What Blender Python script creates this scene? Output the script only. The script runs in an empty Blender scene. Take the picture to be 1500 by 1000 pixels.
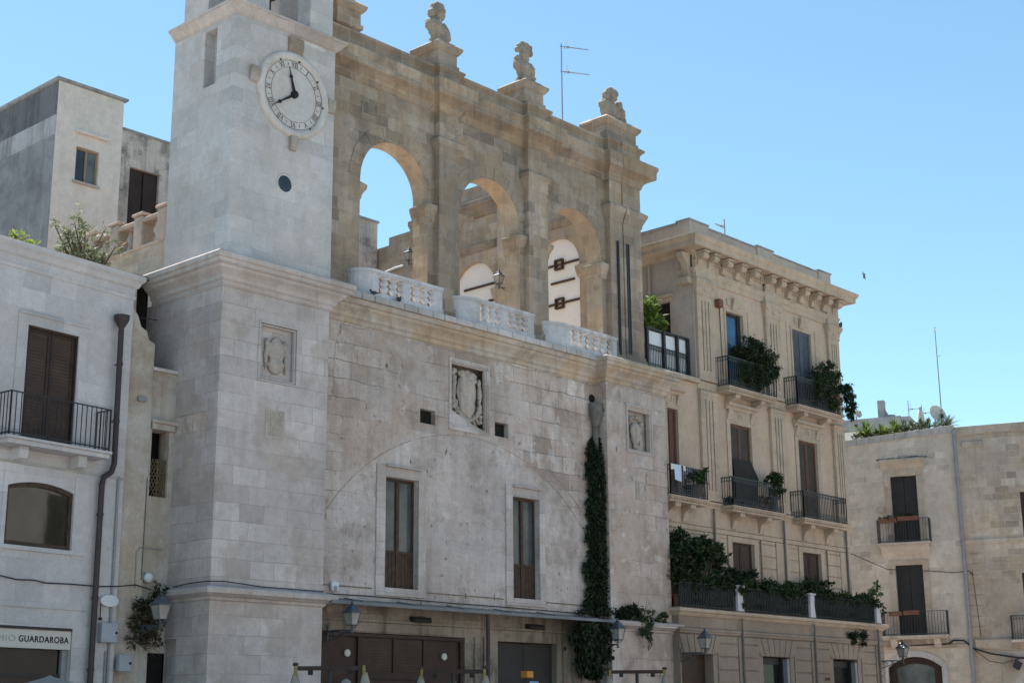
import bpy, bmesh, math, random
from mathutils import Vector, Matrix
random.seed(7)
R = math.radians
scene = bpy.context.scene
COL = scene.collection

# ---------------- camera ----------------
cam_data = bpy.data.cameras.new("camera")
cam = bpy.data.objects.new("camera", cam_data)
COL.objects.link(cam)
_r = Vector((0.67761234, -0.73537775, -0.0078159))
_u = Vector((-0.17715502, -0.17353555, 0.96876288))
_f = Vector((0.713763, 0.65506105, 0.24786569))
cam.matrix_world = Matrix(((_r.x, _u.x, -_f.x, 0.0), (_r.y, _u.y, -_f.y, -28.0),
                           (_r.z, _u.z, -_f.z, 1.65), (0, 0, 0, 1)))
cam_data.sensor_fit = 'HORIZONTAL'
cam_data.sensor_width = 36.0
cam_data.lens = 36.0 * 2205.556 / 1500.0
cam_data.clip_start = 0.1
cam_data.clip_end = 5000
scene.camera = cam

# ---------------- sky, sun, exposure ----------------
SUN_AZ = R(10)       # from +Y (behind the facades) towards +X
SUN_EL = R(64)
world = bpy.data.worlds.new("World")
scene.world = world
world.use_nodes = True
wn = world.node_tree
wn.nodes.clear()
sky = wn.nodes.new('ShaderNodeTexSky')
sky.sky_type = 'NISHITA'
sky.sun_disc = False
sky.sun_elevation = SUN_EL
sky.sun_rotation = SUN_AZ
sky.altitude = 0
sky.air_density = 1.0
sky.dust_density = 0.2
sky.ozone_density = 1.7
bg = wn.nodes.new('ShaderNodeBackground')
bg.inputs['Strength'].default_value = 0.09
wo = wn.nodes.new('ShaderNodeOutputWorld')
tint = wn.nodes.new('ShaderNodeMix'); tint.data_type = 'RGBA'; tint.blend_type = 'MULTIPLY'
tint.inputs[0].default_value = 1.0; tint.inputs[7].default_value = (0.97, 1.15, 1.05, 1)     # clear cyan-blue summer sky
wn.links.new(sky.outputs[0], tint.inputs[6])
wn.links.new(tint.outputs[2], bg.inputs['Color'])
wn.links.new(bg.outputs[0], wo.inputs['Surface'])
sun_data = bpy.data.lights.new("sun", 'SUN')
sun_data.energy = 5.0
sun_data.angle = R(0.5)
sun_data.color = (1.0, 0.95, 0.86)
sun = bpy.data.objects.new("sun", sun_data)
COL.objects.link(sun)
_sd = Vector((math.sin(SUN_AZ) * math.cos(SUN_EL), math.cos(SUN_AZ) * math.cos(SUN_EL), math.sin(SUN_EL)))
sun.rotation_euler = _sd.to_track_quat('Z', 'Y').to_euler()
sun.location = (20, 10, 60)
scene.view_settings.view_transform = 'Standard'
scene.view_settings.look = 'None'
scene.view_settings.exposure = 1.04
scene.view_settings.gamma = 1.0
scene.cycles.max_bounces = 8
scene.cycles.diffuse_bounces = 5

# ---------------- helpers ----------------
WM = {}          # world matrix of every root / part

def tag(o, label=None, cat=None, group=None, kind=None):
    if label: o['label'] = label
    if cat: o['category'] = cat
    if group: o['group'] = group
    if kind: o['kind'] = kind
    return o

def thing(name, label, cat, loc=(0, 0, 0), rz=0.0, group=None):
    o = bpy.data.objects.new(name, None)
    COL.objects.link(o)
    o.location = loc
    o.rotation_euler = (0, 0, rz)
    o.empty_display_size = 0.2
    WM[o] = Matrix.Translation(loc) @ Matrix.Rotation(rz, 4, 'Z')
    return tag(o, label, cat, group)

def copy_tree(o, parent=None):
    c = o.copy()
    COL.objects.link(c)
    c.parent = parent
    if parent is None: WM[c] = WM.get(o)
    for ch in list(o.children):
        copy_tree(ch, c)
    return c

class MB:
    """collects shapes; local=True means the coordinates are already those of the parent thing"""
    def __init__(self, local=False, fn=None):
        self.bm = bmesh.new()
        self.local = local
        self.fn = fn          # optional mapping of a coordinate triple
    def v(self, p):
        if self.fn: p = self.fn(p)
        return self.bm.verts.new(p)
    def face(self, pts):
        vs = [self.v(p) for p in pts]
        try: return self.bm.faces.new(vs)
        except ValueError: return None
    def hexa(self, b, t):
        vb = [self.v(p) for p in b]; vt = [self.v(p) for p in t]
        n = len(vb)
        self.bm.faces.new(vb[::-1]); self.bm.faces.new(vt)
        for i in range(n):
            j = (i + 1) % n
            self.bm.faces.new((vb[i], vb[j], vt[j], vt[i]))
        return self
    def box(self, x0, x1, y0, y1, z0, z1):
        if x0 > x1: x0, x1 = x1, x0
        if y0 > y1: y0, y1 = y1, y0
        if z0 > z1: z0, z1 = z1, z0
        self.hexa([(x0, y0, z0), (x1, y0, z0), (x1, y1, z0), (x0, y1, z0)],
                  [(x0, y0, z1), (x1, y0, z1), (x1, y1, z1), (x0, y1, z1)])
        return self
    def prism_xz(self, pts, y0, y1):
        self.hexa([(x, y0, z) for x, z in pts], [(x, y1, z) for x, z in pts]); return self
    def prism_yz(self, pts, x0, x1):
        self.hexa([(x0, y, z) for y, z in pts], [(x1, y, z) for y, z in pts]); return self
    def prism_xy(self, pts, z0, z1):
        self.hexa([(x, y, z0) for x, y in pts], [(x, y, z1) for x, y in pts]); return self
    def tube(self, pts, r, n=6, cap=True, r2=None):
        pts = [Vector(p) for p in pts]
        rings = []; a = None
        for i, p in enumerate(pts):
            if i == 0: d = pts[1] - p
            elif i == len(pts) - 1: d = p - pts[i - 1]
            else: d = (pts[i + 1] - p).normalized() + (p - pts[i - 1]).normalized()
            d.normalize()
            if a is None:
                a = d.cross(Vector((0, 0, 1)))
                if a.length < 1e-2: a = d.cross(Vector((1, 0, 0)))
            a = a - d * a.dot(d)          # carried along so that rings never twist
            a.normalize(); b = d.cross(a)
            rr = r if r2 is None else r + (r2 - r) * i / (len(pts) - 1)
            ph = math.pi / 4 if n == 4 else 0
            rings.append([self.v(p + a * rr * math.cos(2 * math.pi * k / n + ph) + b * rr * math.sin(2 * math.pi * k / n + ph)) for k in range(n)])
        for i in range(len(rings) - 1):
            for k in range(n):
                m = (k + 1) % n
                self.bm.faces.new((rings[i][k], rings[i][m], rings[i + 1][m], rings[i + 1][k]))
        if cap and n > 2:
            self.bm.faces.new(rings[0][::-1]); self.bm.faces.new(rings[-1])
        return self
    def bar(self, a, b, w, h=None):
        """square bar between two points"""
        return self.tube([a, b], w * 0.7071, 4)
    def lathe(self, prof, c=(0, 0, 0), n=12, axis='z', cap=True):
        rings = []
        for r, z in prof:
            ring = []
            for k in range(n):
                t = 2 * math.pi * k / n
                if axis == 'z': p = (c[0] + r * math.cos(t), c[1] + r * math.sin(t), c[2] + z)
                elif axis == 'y': p = (c[0] + r * math.cos(t), c[1] + z, c[2] + r * math.sin(t))
                else: p = (c[0] + z, c[1] + r * math.cos(t), c[2] + r * math.sin(t))
                ring.append(self.v(p))
            rings.append(ring)
        for i in range(len(rings) - 1):
            for k in range(n):
                m = (k + 1) % n
                self.bm.faces.new((rings[i][k], rings[i][m], rings[i + 1][m], rings[i + 1][k]))
        if cap:
            self.bm.faces.new(rings[0][::-1]); self.bm.faces.new(rings[-1])
        return self
    def ball(self, c, r, seg=10, ring=7, rot=None):
        if not hasattr(r, '__len__'): r = (r, r, r)
        M = rot if rot else Matrix.Identity(3)
        c = Vector(c)
        rows = []
        top = self.v(c + M @ Vector((0, 0, r[2]))); bot = self.v(c + M @ Vector((0, 0, -r[2])))
        for i in range(1, ring):
            t = math.pi * i / ring
            rows.append([self.v(c + M @ Vector((r[0] * math.sin(t) * math.cos(2 * math.pi * k / seg),
                                               r[1] * math.sin(t) * math.sin(2 * math.pi * k / seg), r[2] * math.cos(t)))) for k in range(seg)])
        for k in range(seg):
            m = (k + 1) % seg
            self.bm.faces.new((top, rows[0][k], rows[0][m]))
            self.bm.faces.new((bot, rows[-1][m], rows[-1][k]))
            for i in range(len(rows) - 1):
                self.bm.faces.new((rows[i][k], rows[i + 1][k], rows[i + 1][m], rows[i][m]))
        return self
    def sweep(self, path, prof, cap=True):
        """moulding: path of (x,y), profile of (out,z); outward is to the right of travel"""
        P = [Vector(p) for p in path]
        offs = []
        for i in range(len(P)):
            ns = []
            if i > 0:
                d = (P[i] - P[i - 1]).normalized(); ns.append(Vector((d.y, -d.x)))
            if i < len(P) - 1:
                d = (P[i + 1] - P[i]).normalized(); ns.append(Vector((d.y, -d.x)))
            if len(ns) == 1: offs.append(ns[0])
            else:
                s = ns[0] + ns[1]
                offs.append(s / max(0.2, (1 + ns[0].dot(ns[1]))))
        rings = [[self.v((P[i].x + offs[i].x * o, P[i].y + offs[i].y * o, z)) for o, z in prof] for i in range(len(P))]
        n = len(prof)
        for i in range(len(P) - 1):
            for k in range(n):
                m = (k + 1) % n
                self.bm.faces.new((rings[i][k], rings[i + 1][k], rings[i + 1][m], rings[i][m]))
        if cap:
            self.bm.faces.new(rings[0]); self.bm.faces.new(rings[-1][::-1])
        return self
    def wall(self, u0, u1, z0, z1, ops, M, depth, edges=True, ztop=None, rev=None):
        """wall sheet with openings (u0,u1,zb,zt[,rise[,kind]]) and their reveals.
        M(u,d,z) gives the point; rise>0 is an arched head"""
        def top(o, u):
            if len(o) > 4 and o[4] > 0:
                c = (o[0] + o[1]) / 2; h = (o[1] - o[0]) / 2; t = max(-1, min(1, (u - c) / h))
                rise = o[4]
                if abs(rise - h) < 1e-3: return o[3] + math.sqrt(max(0, h * h - (u - c) ** 2))
                rad = (h * h + rise * rise) / (2 * rise)
                return o[3] + rise - rad + math.sqrt(max(0, rad * rad - (u - c) ** 2))
            return o[3]
        rv = rev or self
        def T(u):
            return ztop(u) if ztop else z1
        us = {u0, u1}
        for o in ops:
            us.add(max(u0, o[0])); us.add(min(u1, o[1]))
            if len(o) > 4 and o[4] > 0:
                c = (o[0] + o[1]) / 2; h = (o[1] - o[0]) / 2
                n = 20
                for k in range(1, n): us.add(c - h * math.cos(math.pi * k / n))
        us = sorted(us)
        us = [u for i, u in enumerate(us) if i == 0 or u - us[i - 1] > 1e-5]
        for a, b in zip(us[:-1], us[1:]):
            m = (a + b) / 2
            cover = sorted([o for o in ops if o[0] < m < o[1]], key=lambda o: o[2])
            la, lb = z0, z0
            for o in cover:
                if o[2] > min(la, lb) + 1e-4:
                    self.face([M(a, 0, la), M(b, 0, lb), M(b, 0, o[2]), M(a, 0, o[2])])
                la, lb = top(o, a), top(o, b)
                dd = o[5] if len(o) > 5 else depth
                rv.face([M(a, 0, la), M(b, 0, lb), M(b, dd, lb), M(a, dd, la)])      # head
                if o[2] > z0 + 1e-4:
                    rv.face([M(a, 0, o[2]), M(b, 0, o[2]), M(b, dd, o[2]), M(a, dd, o[2])])  # sill
            self.face([M(a, 0, la), M(b, 0, lb), M(b, 0, T(b)), M(a, 0, T(a))])
        for o in ops:
            dd = o[5] if len(o) > 5 else depth
            for u in (o[0], o[1]):
                if u0 - 1e-6 <= u <= u1 + 1e-6:
                    rv.face([M(u, 0, o[2]), M(u, dd, o[2]), M(u, dd, top(o, u)), M(u, 0, top(o, u))])
        if edges:
            self.face([M(u0, 0, z0), M(u0, depth, z0), M(u0, depth, T(u0)), M(u0, 0, T(u0))])
            self.face([M(u1, 0, z0), M(u1, depth, z0), M(u1, depth, T(u1)), M(u1, 0, T(u1))])
            self.face([M(u0, 0, T(u0)), M(u1, 0, T(u1)), M(u1, depth, T(u1)), M(u0, depth, T(u0))])
        return self
    def build(self, name, mat, parent=None, smooth=False, bevel=0, mods=None):
        if parent is not None and not self.local:
            bmesh.ops.transform(self.bm, matrix=WM[parent].inverted(), verts=self.bm.verts[:])
        if not self.local or parent is None or True:
            pass
        me = bpy.data.meshes.new(name)
        bmesh.ops.recalc_face_normals(self.bm, faces=self.bm.faces[:])
        self.bm.to_mesh(me); self.bm.free()
        if smooth:
            for p in me.polygons: p.use_smooth = True
        o = bpy.data.objects.new(name, me)
        COL.objects.link(o)
        o.data.materials.append(mat)
        if parent is not None:
            o.parent = parent
            WM[o] = WM[parent]
        else:
            WM[o] = Matrix.Identity(4)
        if bevel:
            b = o.modifiers.new("bevel", 'BEVEL'); b.width = bevel; b.segments = 2; b.limit_method = 'ANGLE'; b.angle_limit = R(40)
        return o

def FX(y0=0.0):          # facade mapping, u = x, depth to +y
    return lambda u, d, z: (u, y0 + d, z)
def SX(x0):              # wall facing -x, u = y, depth to +x
    return lambda u, d, z: (x0 + d, u, z)
def prism_yz_tops(mb, y0, y1, x0, x1, za, zb, z0):
    mb.prism_yz([(y0, z0), (y1, z0), (y1, zb), (y0, za)], x0, x1)

# ---------------- materials ----------------
def newmat(name):
    m = bpy.data.materials.new(name); m.use_nodes = True
    nt = m.node_tree; nt.nodes.clear()
    out = nt.nodes.new('ShaderNodeOutputMaterial')
    b = nt.nodes.new('ShaderNodeBsdfPrincipled')
    nt.links.new(b.outputs[0], out.inputs['Surface'])
    return m, nt, b
def N(nt, t, **kw):
    n = nt.nodes.new(t)
    for k, v in kw.items(): setattr(n, k, v)
    return n
def noise(nt, vec, scale, detail=4, rough=0.55):
    n = N(nt, 'ShaderNodeTexNoise'); n.inputs['Scale'].default_value = scale
    n.inputs['Detail'].default_value = detail; n.inputs['Roughness'].default_value = rough
    nt.links.new(vec, n.inputs['Vector']); return n.outputs['Fac']
def ramp(nt, fac, stops):
    r = N(nt, 'ShaderNodeValToRGB')
    e = r.color_ramp.elements
    while len(e) < len(stops): e.new(0.5)
    for el, (p, c) in zip(e, stops):
        el.position = p; el.color = (c, c, c, 1) if not hasattr(c, '__len__') else (*c, 1)
    nt.links.new(fac, r.inputs['Fac']); return r.outputs['Color']
def mix(nt, fac, a, b, mode='MIX'):
    m = N(nt, 'ShaderNodeMix', data_type='RGBA', blend_type=mode)
    if isinstance(fac, (int, float)): m.inputs[0].default_value = fac
    else: nt.links.new(fac, m.inputs[0])
    for i, x in ((6, a), (7, b)):
        if isinstance(x, tuple): m.inputs[i].default_value = (*x, 1)
        else: nt.links.new(x, m.inputs[i])
    return m.outputs[2]
def math_(nt, op, a, b=None):
    m = N(nt, 'ShaderNodeMath', operation=op)
    for i, x in ((0, a), (1, b)):
        if x is None: continue
        if isinstance(x, (int, float)): m.inputs[i].default_value = x
        else: nt.links.new(x, m.inputs[i])
    return m.outputs[0]
def wall_uv(nt, ux=1.0, uy=-1.0, su=1.0, sz=1.0):
    g = N(nt, 'ShaderNodeNewGeometry'); s = N(nt, 'ShaderNodeSeparateXYZ')
    nt.links.new(g.outputs['Position'], s.inputs[0])
    u = math_(nt, 'ADD', math_(nt, 'MULTIPLY', s.outputs[0], ux), math_(nt, 'MULTIPLY', s.outputs[1], uy))
    c = N(nt, 'ShaderNodeCombineXYZ')
    nt.links.new(math_(nt, 'MULTIPLY', u, su), c.inputs[0]); nt.links.new(math_(nt, 'MULTIPLY', s.outputs[2], sz), c.inputs[1])
    return c.outputs[0], g.outputs['Position']
def stone(name, c1, c2, mortar, bw=0.8, bh=0.38, ms=0.012, grime=0.35, grime_col=(0.10, 0.09, 0.075), streak=0.3,
          patch=None, patch_amt=0.5, bump=0.5, ux=1.0, uy=-1.0, rough=0.85, blocks=1.0, warp=0.03, pit=0.0, seed=0.0, big=0.25, smooth_in=None, ext=1.0, patch2=None, gash=0.0):
    tw = lambda c: (c[0] * 1.03, c[1] * 1.0, c[2] * 1.03) if c else c
    c1, c2, mortar, patch = tw(c1), tw(c2), tw(mortar), tw(patch)
    m, nt, b = newmat(name)
    uv, pos = wall_uv(nt, ux, uy)
    off = N(nt, 'ShaderNodeVectorMath', operation='ADD'); off.inputs[1].default_value = (seed * 3.7, seed * 1.3, 0)
    nt.links.new(uv, off.inputs[0]); uvo = off.outputs[0]
    posn = N(nt, 'ShaderNodeVectorMath', operation='ADD'); posn.inputs[1].default_value = (seed * 9.1, seed * 2.3, seed)
    nt.links.new(pos, posn.inputs[0]); pos = posn.outputs[0]
    # joints are never quite straight: warp with low-frequency noise
    wn_ = N(nt, 'ShaderNodeTexNoise'); wn_.inputs['Scale'].default_value = 1.6; wn_.inputs['Detail'].default_value = 2
    nt.links.new(uvo, wn_.inputs['Vector'])
    w = N(nt, 'ShaderNodeVectorMath', operation='SCALE'); w.inputs['Scale'].default_value = warp * 2
    nt.links.new(wn_.outputs['Color'], w.inputs[0])
    wv = N(nt, 'ShaderNodeVectorMath', operation='ADD'); nt.links.new(uvo, wv.inputs[0]); nt.links.new(w.outputs[0], wv.inputs[1])
    br = N(nt, 'ShaderNodeTexBrick'); br.offset = 0.5; br.squash = 0.72; br.squash_frequency = 3; br.offset_frequency = 2
    nt.links.new(wv.outputs[0], br.inputs['Vector'])
    br.inputs['Color1'].default_value = (0, 0, 0, 1); br.inputs['Color2'].default_value = (1, 1, 1, 1)
    br.inputs['Mortar'].default_value = (.5, .5, .5, 1); br.inputs['Scale'].default_value = 1.0
    br.inputs['Mortar Size'].default_value = ms; br.inputs['Mortar Smooth'].default_value = 0.4
    br.inputs['Brick Width'].default_value = bw; br.inputs['Row Height'].default_value = bh; br.inputs['Bias'].default_value = 0.0
    mean = tuple((p + q) / 2 for p, q in zip(c1, c2))
    k_ = lambda c, f: tuple(min(1, v * f) for v in c)
    # every block has its own tone; a few are eroded and dark, a few are newer replacements
    bc = ramp(nt, br.outputs['Color'], [(0.0, k_(c1, 1 - .20 * ext)), (0.10, k_(c1, 1 - .12 * ext)), (0.14, c1), (0.80, c2), (0.86, k_(c2, 1 + .08 * ext)), (1.0, k_(c2, 1 + .14 * ext))]) if ms > 0 else None
    bcol = mix(nt, br.outputs['Fac'], bc, mortar) if ms > 0 else mean
    # joints fade in and out so that the coursing is patchy
    jf = ramp(nt, noise(nt, pos, 0.55, 3), [(0.38, 1 - blocks), (0.6, 1.0)])
    col = mix(nt, jf, mean, bcol)
    sm = None
    if smooth_in:      # a region refilled with smoother, paler stone inside a circle of the wall (x, z, radius)
        cx, cz, rad, a1, a2 = smooth_in
        g2 = N(nt, 'ShaderNodeNewGeometry'); s2 = N(nt, 'ShaderNodeSeparateXYZ'); nt.links.new(g2.outputs['Position'], s2.inputs[0])
        dx = math_(nt, 'SUBTRACT', s2.outputs[0], cx); dz = math_(nt, 'SUBTRACT', s2.outputs[2], cz)
        rr = math_(nt, 'SQRT', math_(nt, 'ADD', math_(nt, 'MULTIPLY', dx, dx), math_(nt, 'MULTIPLY', dz, dz)))
        rr = math_(nt, 'ADD', rr, math_(nt, 'MULTIPLY', math_(nt, 'SUBTRACT', noise(nt, pos, 0.7, 4), 0.5), 1.6))
        sm = ramp(nt, math_(nt, 'SUBTRACT', rr, rad - 0.5), [(0.25, 0.85), (0.75, 0.0)])
        br2 = N(nt, 'ShaderNodeTexBrick'); br2.offset = 0.45; nt.links.new(wv.outputs[0], br2.inputs['Vector'])
        br2.inputs['Color1'].default_value = (*tw(a1), 1); br2.inputs['Color2'].default_value = (*tw(a2), 1); br2.inputs['Mortar'].default_value = (*tw(a1), 1)
        br2.inputs['Scale'].default_value = 1.0; br2.inputs['Mortar Size'].default_value = 0.005; br2.inputs['Brick Width'].default_value = 0.95; br2.inputs['Row Height'].default_value = 0.42
        col = mix(nt, sm, col, br2.outputs['Color'])
    if patch:
        pf = ramp(nt, noise(nt, pos, 0.8, 5, 0.65), [(0.48, 0.0), (0.56, 1.0)])
        pfa = math_(nt, 'MULTIPLY', pf, patch_amt)
        if sm: pfa = math_(nt, 'MULTIPLY', pfa, math_(nt, 'SUBTRACT', 1.0, math_(nt, 'MULTIPLY', sm, 0.75)))
        col = mix(nt, pfa, col, patch)
    if patch2:     # pale lime repairs with hard edges
        p2 = ramp(nt, noise(nt, pos, 1.7, 6, 0.55), [(0.615, 0.0), (0.65, 1.0)])
        col = mix(nt, math_(nt, 'MULTIPLY', p2, 0.55), col, tw(patch2))
    col = mix(nt, 1.0, col, ramp(nt, noise(nt, pos, 0.35, 5), [(0.3, 1 - big), (0.7, 1 + big * 0.5)]), 'MULTIPLY')
    col = mix(nt, 1.0, col, ramp(nt, noise(nt, pos, 5.0, 6, 0.7), [(0.25, 0.86), (0.75, 1.1)]), 'MULTIPLY')
    col = mix(nt, 1.0, col, ramp(nt, noise(nt, pos, 26.0, 3, 0.6), [(0.25, 0.88), (0.75, 1.08)]), 'MULTIPLY')
    # run-off streaks
    sc = N(nt, 'ShaderNodeVectorMath', operation='MULTIPLY'); sc.inputs[1].default_value = (2.6, 0.22, 1)
    nt.links.new(uvo, sc.inputs[0])
    sf = ramp(nt, noise(nt, sc.outputs[0], 1.0, 6, 0.65), [(0.47, 0.0), (0.66, 1.0)])
    col = mix(nt, math_(nt, 'MULTIPLY', sf, streak), col, grime_col)
    gf = ramp(nt, noise(nt, pos, 1.1, 9, 0.72), [(0.50, 0.0), (0.63, 1.0)])
    col = mix(nt, math_(nt, 'MULTIPLY', gf, grime), col, grime_col)
    if pit:
        vf = ramp(nt, noise(nt, pos, 6.0, 4, 0.5), [(0.665, 0.0), (0.72, 1.0)])
        col = mix(nt, math_(nt, 'MULTIPLY', vf, pit), col, grime_col)
    if gash:       # open joints and chipped arrises, tall thin dark marks
        gs = N(nt, 'ShaderNodeVectorMath', operation='MULTIPLY'); gs.inputs[1].default_value = (5.5, 1.6, 1); nt.links.new(uvo, gs.inputs[0])
        gf2 = ramp(nt, noise(nt, gs.outputs[0], 1.0, 3, 0.5), [(0.69, 0.0), (0.73, 1.0)])
        col = mix(nt, math_(nt, 'MULTIPLY', gf2, gash), col, (0.07, 0.055, 0.045))
    nt.links.new(col, b.inputs['Base Color'])
    b.inputs['Roughness'].default_value = rough
    b.inputs['Specular IOR Level'].default_value = 0.25
    jh = math_(nt, 'MULTIPLY', br.outputs['Fac'], jf)
    if sm: jh = math_(nt, 'MULTIPLY', jh, math_(nt, 'SUBTRACT', 1.0, sm))
    if ms > 0:
        sx = N(nt, 'ShaderNodeSeparateColor'); nt.links.new(br.outputs['Color'], sx.inputs[0])
        jh = math_(nt, 'SUBTRACT', jh, math_(nt, 'MULTIPLY', math_(nt, 'MULTIPLY', sx.outputs[0], jf), 0.35))
    h = math_(nt, 'ADD', math_(nt, 'MULTIPLY', jh, -0.7),
              math_(nt, 'ADD', noise(nt, pos, 9.0, 6, 0.65), math_(nt, 'MULTIPLY', noise(nt, pos, 2.0, 4), 0.8)))
    bp = N(nt, 'ShaderNodeBump'); bp.inputs['Strength'].default_value = bump; bp.inputs['Distance'].default_value = 0.03
    nt.links.new(h, bp.inputs['Height']); nt.links.new(bp.outputs[0], b.inputs['Normal'])
    return m
def plain(name, c, rough=0.7, metal=0.0, var=0.15, scale=4.0, spec=0.3, dirt=None, dirt_amt=0.5, bump=0.1, coat=0.0):
    m, nt, b = newmat(name)
    g = N(nt, 'ShaderNodeNewGeometry'); pos = g.outputs['Position']
    col = mix(nt, 1.0, c, ramp(nt, noise(nt, pos, scale, 6, 0.65), [(0.3, 1 - var), (0.7, 1 + var)]), 'MULTIPLY')
    if dirt:
        f = ramp(nt, noise(nt, pos, scale * 0.6, 8, 0.7), [(0.5, 0.0), (0.7, 1.0)])
        col = mix(nt, math_(nt, 'MULTIPLY', f, dirt_amt), col, dirt)
    nt.links.new(col, b.inputs['Base Color'])
    b.inputs['Roughness'].default_value = rough; b.inputs['Metallic'].default_value = metal
    b.inputs['Specular IOR Level'].default_value = spec
    if bump:
        bp = N(nt, 'ShaderNodeBump'); bp.inputs['Strength'].default_value = bump; bp.inputs['Distance'].default_value = 0.01
        nt.links.new(noise(nt, pos, scale * 4, 5), bp.inputs['Height']); nt.links.new(bp.outputs[0], b.inputs['Normal'])
    return m
def louvre(name, c, pitch=0.07, rough=0.5):
    """painted shutter with horizontal slats"""
    m, nt, b = newmat(name)
    g = N(nt, 'ShaderNodeNewGeometry'); s = N(nt, 'ShaderNodeSeparateXYZ'); nt.links.new(g.outputs['Position'], s.inputs[0])
    f = math_(nt, 'FRACT', math_(nt, 'MULTIPLY', s.outputs[2], 1 / pitch))
    col = mix(nt, 1.0, c, ramp(nt, noise(nt, g.outputs['Position'], 3, 6), [(0.3, 0.75), (0.7, 1.2)]), 'MULTIPLY')
    col = mix(nt, ramp(nt, f, [(0.0, 0.75), (0.22, 0.0)]), col, (0.008, 0.007, 0.006))
    nt.links.new(col, b.inputs['Base Color']); b.inputs['Roughness'].default_value = rough
    b.inputs['Specular IOR Level'].default_value = 0.3
    bp = N(nt, 'ShaderNodeBump'); bp.inputs['Strength'].default_value = 0.8; bp.inputs['Distance'].default_value = 0.02
    nt.links.new(f, bp.inputs['Height']); nt.links.new(bp.outputs[0], b.inputs['Normal'])
    return m
def glassy(name, c, rough=0.04, spec=0.6):
    m, nt, b = newmat(name)
    g = N(nt, 'ShaderNodeNewGeometry')
    col = mix(nt, 1.0, c, ramp(nt, noise(nt, g.outputs['Position'], 1.5, 3), [(0.3, 0.6), (0.7, 1.4)]), 'MULTIPLY')
    nt.links.new(col, b.inputs['Base Color'])
    b.inputs['Roughness'].default_value = rough; b.inputs['Specular IOR Level'].default_value = spec
    bp = N(nt, 'ShaderNodeBump'); bp.inputs['Strength'].default_value = 0.03; bp.inputs['Distance'].default_value = 0.02
    nt.links.new(noise(nt, g.outputs['Position'], 2.0, 2), bp.inputs['Height']); nt.links.new(bp.outputs[0], b.inputs['Normal'])
    return m
def leafmat(name, dark, light, trans=0.25):
    m, nt, b = newmat(name)
    g = N(nt, 'ShaderNodeNewGeometry')
    col = ramp(nt, g.outputs['Random Per Island'], [(0.0, dark), (0.55, tuple((p + q) / 2 for p, q in zip(dark, light))), (0.85, light), (0.955, tuple(min(1, 1.6 * x) for x in light)), (0.965, (light[0] * 1.3 + .006, light[1] * .8, light[2] * .8))])
    nt.links.new(col, b.inputs['Base Color']); b.inputs['Roughness'].default_value = 0.55
    b.inputs['Specular IOR Level'].default_value = 0.3
    tr = N(nt, 'ShaderNodeBsdfTranslucent'); nt.links.new(col, tr.inputs['Color'])
    ms = N(nt, 'ShaderNodeMixShader'); ms.inputs[0].default_value = trans
    nt.links.new(b.outputs[0], ms.inputs[1]); nt.links.new(tr.outputs[0], ms.inputs[2])
    out = [n for n in nt.nodes if n.type == 'OUTPUT_MATERIAL'][0]
    nt.links.new(ms.outputs[0], out.inputs['Surface'])
    return m

M_ = {}
M_['tower'] = stone('pale_limestone', (0.475, 0.47, 0.455), (0.565, 0.56, 0.54), (0.42, 0.41, 0.39), 0.85, 0.36, 0.007, 0.16, (0.27, 0.26, 0.25), 0.14,
                    patch=(0.52, 0.47, 0.42), patch_amt=0.4, bump=0.3, blocks=0.7, seed=1, big=0.18, ext=.3)
M_['base'] = stone('weathered_pale_limestone', (0.475, 0.44, 0.41), (0.58, 0.545, 0.51), (0.33, 0.31, 0.28), 0.95, 0.42, 0.008, 0.22, (0.25, 0.22, 0.19), 0.2,
                   patch=(0.43, 0.375, 0.32), patch_amt=0.55, bump=0.35, blocks=0.8, seed=2, big=0.22, ext=.5)
M_['wall'] = stone('old_patched_limestone', (0.40, 0.345, 0.295), (0.58, 0.53, 0.475), (0.26, 0.22, 0.185), 0.78, 0.47, 0.010, 0.5, (0.24, 0.19, 0.15), 0.34,
                   patch=(0.42, 0.325, 0.25), patch_amt=0.5, bump=1.0, blocks=0.95, seed=3, big=0.22, pit=0.8, warp=0.07,
                   smooth_in=(28.78, 2.92, 6.34, (0.52, 0.485, 0.45), (0.60, 0.565, 0.53)), patch2=(0.66, 0.64, 0.61), gash=0.8)
M_['infillwall'] = stone('smooth_pale_ashlar', (0.47, 0.44, 0.405), (0.545, 0.515, 0.475), (0.36, 0.34, 0.31), 0.9, 0.40, 0.006, 0.22, (0.27, 0.24, 0.20), 0.2,
                         patch=(0.44, 0.395, 0.345), patch_amt=0.5, bump=0.3, blocks=0.75, seed=4, big=0.18, pit=0.4)
M_['cornice'] = stone('stained_cornice_stone', (0.47, 0.42, 0.35), (0.50, 0.45, 0.38), (0.4, 0.36, 0.3), 3.0, 3.0, 0.0, 0.55, (0.20, 0.17, 0.135), 0.3,
                      patch=(0.47, 0.34, 0.19), patch_amt=0.55, bump=0.8, seed=5, patch2=(0.56, 0.53, 0.48))
M_['curb'] = stone('worn_curb_stone', (0.49, 0.47, 0.43), (0.53, 0.51, 0.475), (0.4, 0.38, 0.35), 3.0, 3.0, 0.0, 0.45, (0.24, 0.22, 0.19), 0.3, bump=0.8, seed=44, big=0.35)
M_['arcade'] = stone('tan_tufa_stone', (0.27, 0.22, 0.16), (0.44, 0.37, 0.285), (0.46, 0.41, 0.33), 0.62, 0.33, 0.012, 0.5, (0.13, 0.115, 0.095), 0.4,
                     patch=(0.40, 0.28, 0.15), patch_amt=0.4, bump=0.6, blocks=0.9, seed=6, big=0.28, ext=.4)
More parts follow.
